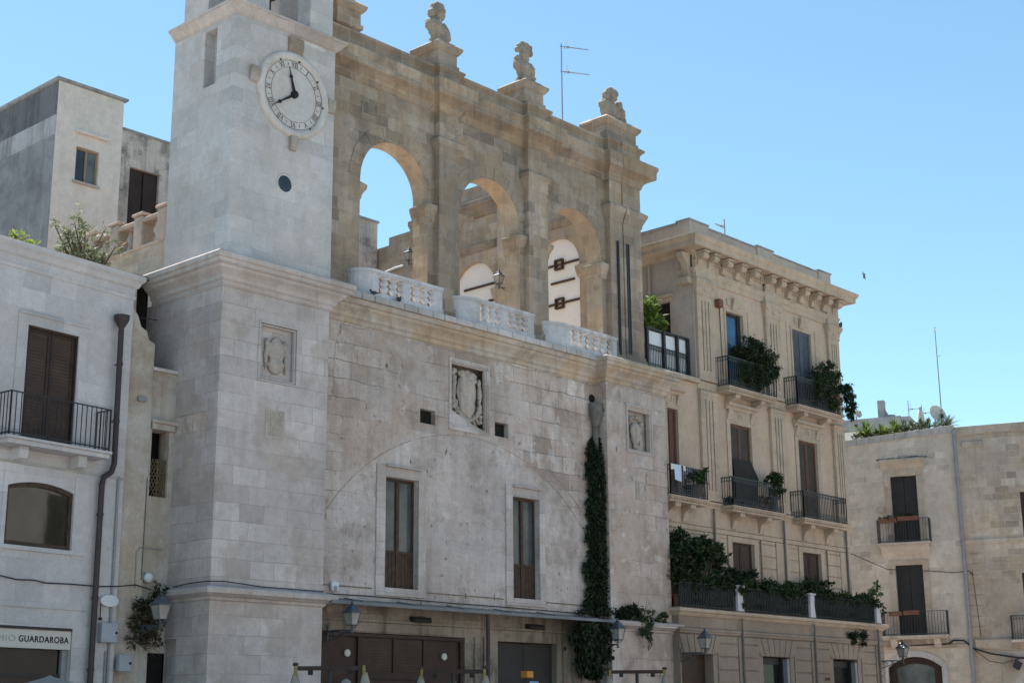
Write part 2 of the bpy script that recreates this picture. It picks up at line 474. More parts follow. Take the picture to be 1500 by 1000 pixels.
M_['arcgrey'] = stone('grey_weathered_tufa', (0.245, 0.205, 0.16), (0.42, 0.36, 0.285), (0.47, 0.42, 0.345), 0.66, 0.34, 0.012, 0.5, (0.14, 0.122, 0.105), 0.4,
                      patch=(0.36, 0.255, 0.14), patch_amt=0.4, bump=0.7, blocks=0.9, seed=7, big=0.3, ext=.4)
M_['loggia'] = stone('bounce_tinted_fresh_tufa', (0.38, 0.315, 0.235), (0.52, 0.445, 0.35), (0.50, 0.44, 0.35), 0.55, 0.30, 0.012, 0.45, (0.19, 0.155, 0.115), 0.35,
                     patch=(0.46, 0.34, 0.20), patch_amt=0.5, bump=0.6, seed=8, blocks=0.9, ext=.4)  # less weathered tufa, with warm bounced sunlight also put into the colour
M_['plaster'] = plain('white_plaster', (0.82, 0.77, 0.74), 0.9, var=0.05, scale=1.2, dirt=(0.60, 0.53, 0.46), dirt_amt=0.3)
M_['marble'] = stone('weathered_white_marble', (0.55, 0.56, 0.57), (0.585, 0.59, 0.60), (0.55, 0.56, 0.57), 3.0, 3.0, 0.0, 0.4, (0.27, 0.26, 0.24), 0.45, bump=0.25, seed=33, big=0.15)
M_['dial'] = stone('dial_marble', (0.53, 0.525, 0.49), (0.55, 0.54, 0.505), (0.53, 0.52, 0.49), 3.0, 3.0, 0.0, 0.2, (0.36, 0.31, 0.24), 0.25, bump=0.1, seed=34, big=0.1)
M_['rim'] = stone('clock_rim_stone', (0.54, 0.52, 0.48), (0.56, 0.54, 0.50), (0.54, 0.52, 0.48), 3.0, 3.0, 0.0, 0.35, (0.34, 0.29, 0.23), 0.35, bump=0.2, seed=35, big=0.15)
M_['pal'] = stone('pink_cream_render', (0.495, 0.39, 0.30), (0.515, 0.41, 0.32), (0.495, 0.39, 0.30), 3.0, 3.0, 0.0, 0.2, (0.30, 0.24, 0.18), 0.22,
                  patch=(0.50, 0.405, 0.27), patch_amt=0.5, bump=0.15, seed=9, big=0.15)
M_['paltrim'] = stone('cream_carved_trim', (0.46, 0.38, 0.285), (0.50, 0.415, 0.315), (0.46, 0.38, 0.285), 3.0, 3.0, 0.0, 0.35, (0.24, 0.20, 0.155), 0.32,
                      bump=0.3, seed=10, big=0.16)
M_['palside'] = stone('bare_grey_render', (0.40, 0.365, 0.32), (0.43, 0.39, 0.345), (0.40, 0.36, 0.32), 3.0, 3.0, 0.0, 0.18, (0.25, 0.22, 0.18), 0.25, bump=0.15, seed=11)
M_['palground'] = stone('shopfront_ashlar', (0.275, 0.23, 0.18), (0.325, 0.275, 0.215), (0.30, 0.25, 0.20), 1.2, 0.42, 0.0, 0.4, (0.20, 0.165, 0.13), 0.4, bump=0.3, seed=12)  # darker than the upper floors: grime plus the enclosed square's shade in the colour
M_['right'] = stone('honey_limestone', (0.52, 0.46, 0.38), (0.655, 0.59, 0.495), (0.65, 0.59, 0.50), 0.52, 0.26, 0.014, 0.25, (0.28, 0.245, 0.20), 0.2,
                    patch=(0.52, 0.435, 0.335), patch_amt=0.4, bump=0.4, ux=0.32, uy=-0.947, seed=13, big=0.12)
M_['right2'] = stone('brown_limestone', (0.39, 0.33, 0.26), (0.56, 0.49, 0.40), (0.55, 0.495, 0.41), 0.56, 0.28, 0.014, 0.35, (0.23, 0.19, 0.15), 0.25,
                     patch=(0.48, 0.37, 0.25), patch_amt=0.5, bump=0.45, ux=0.32, uy=-0.947, seed=14, big=0.18)
M_['left'] = stone('white_ashlar', (0.47, 0.465, 0.455), (0.56, 0.555, 0.545), (0.40, 0.395, 0.385), 0.95, 0.44, 0.006, 0.10, (0.28, 0.26, 0.24), 0.08,
                   patch=(0.52, 0.49, 0.46), patch_amt=0.3, bump=0.2, ux=0.99, uy=0.11, blocks=0.8, seed=15, big=0.14, ext=.35)
M_['stucco'] = stone('peeling_beige_stucco', (0.46, 0.405, 0.32), (0.49, 0.435, 0.35), (0.46, 0.40, 0.32), 3.0, 3.0, 0.0, 0.45, (0.30, 0.22, 0.145), 0.4,
                     patch=(0.55, 0.525, 0.475), patch_amt=0.75, bump=0.5, seed=16)
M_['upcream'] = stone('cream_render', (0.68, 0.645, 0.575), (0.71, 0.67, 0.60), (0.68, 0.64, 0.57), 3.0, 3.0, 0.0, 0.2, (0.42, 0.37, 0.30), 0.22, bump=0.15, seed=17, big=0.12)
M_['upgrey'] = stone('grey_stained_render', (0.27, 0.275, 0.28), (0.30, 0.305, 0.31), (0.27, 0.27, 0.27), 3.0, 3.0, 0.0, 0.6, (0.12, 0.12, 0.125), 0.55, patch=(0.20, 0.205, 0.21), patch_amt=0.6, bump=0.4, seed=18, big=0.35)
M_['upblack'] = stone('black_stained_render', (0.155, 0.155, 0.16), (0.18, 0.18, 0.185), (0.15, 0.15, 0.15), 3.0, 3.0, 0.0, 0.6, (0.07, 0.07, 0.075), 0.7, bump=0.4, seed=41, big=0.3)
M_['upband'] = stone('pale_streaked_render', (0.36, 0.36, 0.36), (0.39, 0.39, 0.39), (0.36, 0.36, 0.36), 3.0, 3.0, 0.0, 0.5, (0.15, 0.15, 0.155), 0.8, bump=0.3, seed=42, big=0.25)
M_['lichen'] = stone('lichen_blackened_blocks', (0.46, 0.43, 0.38), (0.60, 0.56, 0.50), (0.56, 0.53, 0.47), 0.7, 0.42, 0.03, 0.75, (0.09, 0.085, 0.08), 0.5, bump=0.5, seed=19)
M_['bust'] = stone('carved_grey_tufa', (0.30, 0.265, 0.21), (0.36, 0.315, 0.25), (0.3, 0.26, 0.2), 3.0, 3.0, 0.0, 0.6, (0.11, 0.10, 0.09), 0.4, bump=0.8, seed=20)
M_['relief'] = stone('carved_limestone', (0.46, 0.42, 0.36), (0.52, 0.475, 0.41), (0.5, 0.45, 0.4), 3.0, 3.0, 0.0, 0.6, (0.16, 0.13, 0.10), 0.4, bump=0.9, seed=21)
M_['shopwall'] = stone('soot_streaked_wall', (0.22, 0.19, 0.145), (0.31, 0.27, 0.215), (0.22, 0.19, 0.15), 1.3, 0.6, 0.01, 0.7, (0.085, 0.075, 0.06), 0.95, bump=0.5, seed=22)
M_['sootedge'] = plain('grey_stone_strip', (0.36, 0.35, 0.33), 0.85, var=0.2, scale=3)
M_['dark'] = plain('dark_interior', (0.012, 0.011, 0.010), 0.9, var=0.2)
M_['wood'] = plain('dark_brown_wood', (0.036, 0.020, 0.015), 0.55, var=0.35, scale=3)
M_['oldwood'] = plain('weathered_brown_wood', (0.060, 0.038, 0.027), 0.7, var=0.4, scale=6, dirt=(0.03, 0.02, 0.018))
M_['blackdoor'] = plain('charcoal_sheet_door', (0.030, 0.028, 0.028), 0.6, var=0.2, scale=3)
M_['lou_brown'] = louvre('brown_louvred_shutter', (0.058, 0.037, 0.028))
M_['lou_red'] = louvre('red_brown_louvred_shutter', (0.105, 0.048, 0.034), 0.08)
M_['lou_olive'] = louvre('olive_louvre_slats', (0.060, 0.047, 0.035), 0.08)
M_['lou_blue'] = louvre('slate_blue_louvred_shutter', (0.075, 0.085, 0.105), 0.08)
M_['bluepaint'] = plain('slate_blue_paint', (0.075, 0.092, 0.125), 0.5, var=0.12)
M_['redpaint'] = plain('red_brown_paint', (0.105, 0.045, 0.031), 0.5, var=0.2)
M_['iron'] = plain('black_iron', (0.018, 0.018, 0.020), 0.5, var=0.2, spec=0.4)
M_['greyiron'] = plain('grey_green_iron', (0.045, 0.050, 0.050), 0.5, var=0.2, spec=0.4)
M_['rust'] = plain('rusty_iron', (0.075, 0.045, 0.035), 0.8, var=0.4, scale=8)
M_['pipe'] = plain('dark_brown_pipe', (0.045, 0.032, 0.034), 0.45, var=0.15)
M_['greypipe'] = plain('grey_metal_pipe', (0.26, 0.26, 0.27), 0.5, var=0.15)
M_['palpipe'] = plain('dull_brown_grey_pipe', (0.15, 0.135, 0.12), 0.6, var=.25)
M_['darkiron'] = plain('dark_green_black_iron', (0.020, 0.025, 0.025), 0.55, var=.2)
M_['hopper'] = plain('stained_grey_pipe', (0.15, 0.145, 0.135), 0.8, var=.4, scale=3, dirt=(0.05, 0.045, 0.04))
M_['zinc'] = plain('blue_grey_sheet_metal', (0.13, 0.15, 0.17), 0.45, var=0.25, scale=2, spec=0.5, dirt=(0.09, 0.09, 0.09))
M_['lampmetal'] = plain('blue_grey_lamp_metal', (0.055, 0.068, 0.085), 0.4, var=0.15, spec=0.5)
M_['lampglass'] = glassy('frosted_lamp_glass', (0.30, 0.29, 0.27), 0.35, 0.5)
M_['glass'] = glassy('dark_window_glass', (0.030, 0.036, 0.038))
M_['glassshop'] = glassy('dark_shop_glass', (0.014, 0.016, 0.017), 0.12, 0.25)
M_['glassold'] = glassy('dusty_grey_glass', (0.062, 0.074, 0.078), 0.10, 0.5)
M_['glassskytint'] = glassy('sky_reflection_tinted_glass', (0.030, 0.095, 0.20), 0.03, 0.7)  # blue of the mirrored sky is put into the glass colour
M_['glassgrey'] = glassy('grey_green_window_glass', (0.115, 0.135, 0.135), 0.08, 0.5)
M_['glassbrown'] = glassy('brown_reflecting_glass', (0.035, 0.033, 0.026), 0.03, 0.6)
M_['cream'] = plain('cream_board', (0.56, 0.53, 0.48), 0.6, var=0.05)
M_['numeral'] = plain('faded_numeral_paint', (0.13, 0.11, 0.095), .8, var=.4, scale=9)
M_['ink'] = plain('black_lettering', (0.012, 0.011, 0.011), 0.6, var=0.05)
M_['inkgrey'] = plain('faded_grey_lettering', (0.38, 0.365, 0.34), 0.6, var=0.05)
M_['cloth'] = plain('white_cloth', (0.62, 0.60, 0.57), 0.9, var=0.08)
M_['bluecloth'] = plain('pale_blue_cloth', (0.50, 0.58, 0.72), 0.9, var=0.08)
M_['parasol'] = plain('cream_parasol_canvas', (0.28, 0.26, 0.23), 0.9, var=0.08)
M_['yellow'] = plain('yellow_paint', (0.24, 0.20, 0.07), 0.6, var=0.2)
M_['orange'] = plain('orange_lamp_housing', (0.52, 0.22, 0.035), 0.5, var=0.1)
M_['blue'] = plain('pale_blue_notice', (0.25, 0.42, 0.68), 0.5, var=0.05)
M_['terra'] = plain('terracotta', (0.17, 0.078, 0.055), 0.8, var=0.2)
M_['boxgrey'] = plain('grey_plastic_box', (0.33, 0.36, 0.39), 0.5, var=0.08)
M_['whitepl'] = plain('white_plastic', (0.62, 0.64, 0.66), 0.4, var=0.05)
M_['feather'] = plain('dark_pigeon_feathers', (0.045, 0.045, 0.05), 0.7, var=0.3)
M_['trunk'] = plain('bark', (0.10, 0.075, 0.05), 0.9, var=0.3, scale=8, bump=0.6)
M_['farwhite'] = plain('white_painted_wall', (0.66, 0.64, 0.60), 0.9, var=0.06)
M_['fargrey'] = plain('grey_concrete', (0.27, 0.29, 0.30), 0.9, var=0.2, dirt=(0.09, 0.09, 0.09))
M_['leaf_ivy'] = leafmat('ivy_leaf', (0.006, 0.012, 0.006), (0.020, 0.038, 0.013), 0.1)
M_['leaf_dry'] = leafmat('dry_creeper', (0.030, 0.022, 0.013), (0.085, 0.065, 0.035), 0.1)
M_['leaf_shrub'] = leafmat('shrub_leaf', (0.012, 0.024, 0.009), (0.042, 0.078, 0.024), 0.2)
M_['leaf_dark'] = leafmat('dark_shrub_leaf', (0.010, 0.019, 0.009), (0.032, 0.056, 0.021), 0.2)
M_['leaf_bright'] = leafmat('bright_palm_leaf', (0.055, 0.105, 0.018), (0.17, 0.25, 0.05), 0.3)
M_['leaf_olive'] = leafmat('olive_leaf', (0.13, 0.15, 0.08), (0.30, 0.32, 0.20), 0.25)
M_['leaf_yellow'] = leafmat('lime_leaf', (0.16, 0.22, 0.03), (0.32, 0.38, 0.08), 0.35)
M_['leaf_trail'] = leafmat('trailing_weed_leaf', (0.030, 0.045, 0.018), (0.085, 0.11, 0.045), 0.2)
M_['leaf_agave'] = leafmat('agave_leaf', (0.06, 0.085, 0.06), (0.14, 0.19, 0.13), 0.15)
# ---------------- ground ----------------
def ground():
    mb = MB(); mb.face([(-1500, -1500, 0), (1500, -1500, 0), (1500, 1500, 0), (-1500, 1500, 0)])
    m = stone('piazza_paving', (0.34, 0.325, 0.30), (0.43, 0.41, 0.38), (0.20, 0.19, 0.17), 0.8, 0.5, 0.012, 0.2, ux=1, uy=0, seed=30)
    nt = m.node_tree
    # paving runs in x/y: feed y instead of z
    for n in nt.nodes:
        if n.type == 'COMBXYZ':
            sep = [q for q in nt.nodes if q.type == 'SEPXYZ'][0]
            nt.links.new(sep.outputs[1], n.inputs[1])
    o = mb.build('ground', m); tag(o, 'pale stone paving of the piazza', None, None, 'structure')
ground()

# ---------------- carved figures and reliefs ----------------
def blob_object(name, balls, boxes, mat, parent=None, voxel=0.035, rough=0.0):
    mb = MB(local=True)
    for b in balls: mb.ball(*b)
    for b in boxes: mb.box(*b)
    o = mb.build(name, mat)
    md = o.modifiers.new("remesh", 'REMESH'); md.mode = 'VOXEL'; md.voxel_size = voxel; md.use_smooth_shade = True
    sm = o.modifiers.new("smooth", 'SMOOTH'); sm.iterations = 1
    if rough:
        for sc_, st_ in ((.16, rough), (.05, rough * .55)):
            tx = bpy.data.textures.new('weathering', 'CLOUDS'); tx.noise_scale = sc_; tx.noise_depth = 3
            dm = o.modifiers.new('weather', 'DISPLACE'); dm.texture = tx; dm.strength = st_; dm.mid_level = .5; dm.texture_coords = 'GLOBAL'
    dg = bpy.context.evaluated_depsgraph_get()
    me = bpy.data.meshes.new_from_object(o.evaluated_get(dg))
    old = o.data; o.modifiers.clear(); o.data = me; bpy.data.meshes.remove(old)
    me.name = name
    if not me.materials: me.materials.append(mat)
    for p in me.polygons: p.use_smooth = True
    if parent is not None:
        o.parent = parent; WM[o] = WM[parent]
    return o

# ---------------- the loggia palace with its clock tower ----------------
pal0 = thing('loggia_palace', 'stone palace with pale clock tower and three tan arches above a patched wall', 'building', (28, 0, 0))
def tower():
    P = pal0
    mb = MB()
    mb.wall(20.13, 23.36, 0, 11.66, [(21.22, 22.41, 9.54, 11.0, 0, 0.10)], FX(-.44), .12, edges=False)
    mb.wall(-.44, 2.6, 0, 11.66, [(.74, 1.28, 0, 3.62, 0, .12)], SX(20.13), .12, edges=False)
    mb.box(20.26, 23.36, -.30, 2.6, 0, 11.9)
    t = mb.build('tower_base', M_['base'], P)
    led = [(0, 4.40), (.05, 4.43), (.07, 4.49), (.14, 4.50), (.18, 4.53), (.26, 4.56), (.27, 4.66), (.24, 4.69), (0, 4.76)]
    MB().sweep([(20.13, 1.3), (20.13, -.44), (23.36, -.44), (23.36, 0)], led).build('stone_ledge', M_['base'], P, bevel=.008)
    MB().sweep([(34.15, 0), (34.15, -.44), (37.05, -.44), (37.05, 0)], [(a, z - .1) for a, z in led]).build('stone_ledge', M_['base'], P, bevel=.008)
    cor = [(0, 11.60), (.05, 11.63), (.06, 11.72), (.12, 11.76), (.14, 11.84), (.20, 11.90), (.30, 11.97), (.33, 12.03), (.40, 12.05), (.42, 12.14),
           (.47, 12.16), (.48, 12.27), (.44, 12.31), (0, 12.37)]
    cor2 = [(a * .93, z - .01) for a, z in cor[:10]] + [(.40, 12.165), (0, 12.175)]
    MB().sweep([(20.13, 2.3), (20.13, -.44), (23.36, -.44), (23.36, -.05)], cor).build('cornice', M_['base'], P, bevel=.01)
    MB().sweep([(23.36, 0.0), (34.15, 0.0)], cor2).build('cornice', M_['cornice'], P, bevel=.012)
    MB().sweep([(34.15, .1), (34.15, -.44), (37.05, -.44), (37.05, .3)], [(a * .93, z - .01) for a, z in cor]).build('cornice', M_['cornice'], P, bevel=.012)
    cs = MB(); x = 23.50
    while x < 34.0:
        w = min(random.uniform(.42, .66), 34.05 - x); o = random.uniform(-.012, .012)
        cs.hexa([(x, -.475 + o, 12.17), (x + w - .018, -.475 + o + random.uniform(-.008, .008), 12.17), (x + w - .018, -.2, 12.17), (x, -.2, 12.17)],
                [(x, -.455 + o, 12.345 + o), (x + w - .018, -.455 + o, 12.345 + o), (x + w - .018, -.2, 12.36), (x, -.2, 12.36)]); x += w
    cs.build('curb_stones', M_['curb'], P, bevel=.02)
    # coat of arms panel on the tower and inscription tablet
    fr = MB()
    for k, (a, b) in enumerate(((0, .05), (.07, .10))):
        x0, x1, z0, z1 = 21.22 + a, 22.41 - a, 9.54 + a, 11.0 - a; w = b - a; y = -.46 + k * .03
        fr.box(x0, x1, y, -.34, z1 - w, z1); fr.box(x0, x1, y, -.34, z0, z0 + w)
        fr.box(x0, x0 + w, y, -.34, z0 + w, z1 - w); fr.box(x1 - w, x1, y, -.34, z0 + w, z1 - w)
    cp = fr.build('arms_panel', M_['base'], P)
    sh = blob_object('carved_shield', [((21.82, -.36, 10.35), (.27, .07, .30)), ((21.82, -.36, 10.0), (.24, .08, .22)), ((21.55, -.36, 10.52), (.07, .06, .12)),
                     ((22.08, -.36, 10.52), (.08, .06, .12)), ((21.82, -.37, 10.62), (.12, .07, .07)), ((21.52, -.35, 10.15), (.05, .05, .3)), ((22.12, -.35, 10.1), (.05, .05, .3))], [], M_['relief'], None, .018, .05)
    me = sh.data; me.transform(WM[P].inverted()); sh.parent = cp; WM[sh] = WM[P]
    tb = MB(); tb.box(21.5, 22.05, -.455, -.44, 8.21, 8.90)
    for r_ in range(5):
        u = 21.56
        while u < 21.97:
            w = random.uniform(.02, .05); tb.box(u, u + w, -.466, -.454, 8.76 - r_ * .12, 8.85 - r_ * .12); u += w + random.uniform(.015, .035)
    tb.build('inscription_tablet', M_['relief'], P)
    MB().box(20.118, 20.13, 0.0, 1.2, 8.28, 8.72).build('blank_panel', M_['wall'], P)
    # shaft
    mb = MB()
    mb.wall(20.25, 23.42, 12.3, 18.7, [], FX(-.38), .3, edges=False)
    mb.wall(-.38, 2.15, 12.3, 18.7, [(.36, .86, 16.95, 18.45)], SX(20.25), .3, edges=False)
    mb.box(20.55, 23.42, -.08, 2.15, 12.3, 18.7)
    mb.build('tower_shaft', M_['tower'], P)
    MB().sweep([(20.25, 2.15), (20.25, -.38), (23.42, -.38), (23.42, 1.2)], [(0, 18.58), (.06, 18.62), (.16, 18.74), (.23, 18.80), (.24, 18.86), (.0, 18.95)]).build('shaft_cornice', M_['base'], P, bevel=.01)
    # belfry: four corner piers, arches closing above the frame
    b = MB()
    for x0, x1 in ((20.38, 21.30), (22.62, 23.37)):
        for y0, y1 in ((-.30, .20), (.98, 2.0)):
            b.box(x0, x1, y0, y1, 18.9, 22.4)
    b.box(20.38, 23.37, -.30, 2.0, 22.4, 23.4)
    b.box(20.30, 23.45, -.36, 2.05, 18.86, 18.93)
    b.sweep([(20.38, 2.0), (20.38, -.30), (23.37, -.30), (23.37, 2.0)], [(0, 23.3), (.25, 23.5), (.28, 23.6), (0, 23.7)])
    b.hexa([(20.5, -.2, 23.6), (23.25, -.2, 23.6), (23.25, 1.9, 23.6), (20.5, 1.9, 23.6)], [(21.8, .8, 24.8), (21.95, .8, 24.8), (21.95, .9, 24.8), (21.8, .9, 24.8)])
    bf = b.build('belfry', M_['tower'], P)
    bell = MB().lathe([(.45, 20.1), (.40, 20.2), (.30, 20.5), (.24, 20.8), (.10, 20.95), (.02, 21.0)], (21.9, .85, 0), 16)
    bell.tube([(21.9, .85, 20.9), (21.9, .85, 22.4)], .03); bell.build('bell', M_['rust'], P, smooth=True)
    MB().tube([(22.2, .9, 18.93), (22.2, .9, 22.4)], .06, 8).build('bell_rod', M_['iron'], P)
    # round window
    w = MB().lathe([(.20, 0), (.25, -.02), (.27, -.01), (.27, .03), (.2, .03)], (21.9, -.38, 14.59), 24, 'y', cap=False)
    rw = w.build('round_window', M_['tower'], P, smooth=True)
    MB().lathe([(.215, -.004), (.215, .01)], (21.9, -.38, 14.59), 24, 'y').build('pane', M_['glass'], rw)

def clock():
    P = pal0; cx, cz, y = 22.06, 16.97, -.38
    c = MB().lathe([(.91, .0), (.91, -.05), (.935, -.065), (.97, -.095), (1.06, -.105), (1.12, -.07), (1.14, 0), (1.14, .02)], (cx, y, cz), 64, 'y', cap=False)
    ck = c.build('clock', M_['rim'], P, smooth=True)
    MB().lathe([(.93, -.045), (.93, .0)], (cx, y, cz), 64, 'y').build('dial', M_['dial'], ck)
    yy = y - .049
    nm = MB()
    def stroke(p, q, w):
        p = Vector(p); q = Vector(q); d = (q - p).normalized(); n = Vector((-d.y, d.x)) * w / 2
        nm.prism_xz([(cx + a.x, cz + a.y) for a in (p - n, q - n, q + n, p + n)], yy - .006, yy + .004)
    W = {'I': .050, 'V': .105, 'X': .105}
    for h, s in enumerate(['XII', 'I', 'II', 'III', 'IIII', 'V', 'VI', 'VII', 'VIII', 'IX', 'X', 'XI']):
        a = R(30 * h); rad = Vector((math.sin(a), math.cos(a))); tan = Vector((math.cos(a), -math.sin(a)))
        tot = sum(W[k] for k in s); t = -tot / 2
        P2 = lambda tt, rr: rad * rr + tan * tt
        r0, r1 = .745, .865
        for k in s:
            w = W[k]; m = t + w / 2
            if k == 'I':
                stroke(P2(m, r0), P2(m, r1), .017); stroke(P2(m - .018, r0), P2(m + .018, r0), .010); stroke(P2(m - .018, r1), P2(m + .018, r1), .010)
            elif k == 'V':
                stroke(P2(m - .036, r1), P2(m, r0), .017); stroke(P2(m + .036, r1), P2(m, r0), .010)
            else:
                stroke(P2(m - .036, r1), P2(m + .036, r0), .017); stroke(P2(m + .036, r1), P2(m - .036, r0), .010)
            t += w
        b = a + R(15)
        rad2 = Vector((math.sin(b), math.cos(b))); stroke(rad2 * .76, rad2 * .84, .009)
    for rr in (.715, .895):
        n = 72
        for k in range(n):
            a, b = 2 * math.pi * k / n, 2 * math.pi * (k + 1) / n
            stroke((rr * math.sin(a), rr * math.cos(a)), (rr * math.sin(b), rr * math.cos(b)), .0055)
    nm.build('numerals', M_['numeral'], ck)
    def hand(ang, L, w):
        a = R(ang); d = Vector((math.sin(a), math.cos(a))); n = Vector((d.y, -d.x))
        h = MB(); y0 = yy - .05
        def pl(pts): h.prism_xz([(cx + p.x, cz + p.y) for p in pts], y0, y0 + .02)
        pl([-n * w * .6 - d * .08, n * w * .6 - d * .08, n * w + d * L * .2, n * w * .45 + d * L * .62, -n * w * .45 + d * L * .62, -n * w + d * L * .2])
        pl([d * L * .56, n * w * 1.5 + d * L * .64, n * w * .4 + d * L * .72, d * L, -n * w * .4 + d * L * .72, -n * w * 1.5 + d * L * .64])
        h.build('clock_hand', M_['ink'], ck)
    hand(344, .72, .040); hand(235, .88, .034)
    MB().lathe([(.09, -.13), (.10, -.10), (.10, 0)], (cx, y, cz), 16, 'y').build('hub', M_['ink'], ck, smooth=True)
    st = MB()
    for a in (330, 8, 52, 95, 145): st.ball((cx + .93 * math.sin(R(a)), y - .07, cz + .93 * math.cos(R(a))), .028, 8, 6)
    st.build('fixing_bolt', M_['rust'], ck)
    for nm_, x0, x1, z0, z1, d, mt in (('corbel', 21.86, 22.32, 18.06, 18.52, .10, 'arcgrey'), ('corbel', 20.70, 20.98, 16.95, 17.35, .12, 'relief'),
                                   ('corbel', 23.14, 23.40, 16.86, 17.22, .12, 'relief'), ('corbel', 21.98, 22.20, 15.50, 15.88, .12, 'relief')):
        q = MB().prism_yz([(y + .02, z0), (y - d * .5, z0), (y - d, z0 + (z1 - z0) * .5), (y - d, z1), (y + .02, z1)], x0, x1)
        q.build(nm_, M_[mt], P, bevel=.03)

def french_window(P, x0, x1, z0, z1, y, split, gm='glass', fm='oldwood'):
    """two glazed leaves over boarded bottoms, set in a wall opening"""
    f = MB(); w = .07
    f.box(x0, x0 + w, y - .03, y + .05, z0, z1); f.box(x1 - w, x1, y - .03, y + .05, z0, z1); f.box(x0 + w, x1 - w, y - .03, y + .05, z1 - w, z1)
    m = (x0 + x1) / 2
    f.box(m - .05, m + .05, y - .045, y + .05, z0, z1 - w)
    fr = f.build('french_window', M_[fm], P)
    g = MB().box(x0 + w, x1 - w, y, y + .03, split, z1 - w); g.build('pane', M_[gm], fr)
    p = MB()
    p.box(x0 + w, x1 - w, y - .005, y + .03, z0, split)
    for a, b in ((x0 + w, m - .05), (m + .05, x1 - w)):
        n = 4
        for k in range(n):
            u0 = a + (b - a) * k / n; u1 = a + (b - a) * (k + 1) / n
            p.box(u0 + .006, u1 - .006, y - .02 - random.random() * .006, y - .006, z0 + .05, split - .06)
        p.box(a, b, y - .035, y - .006, split - .055, split + .02)
    p.build('lower_panel', M_[fm], fr)
    return fr

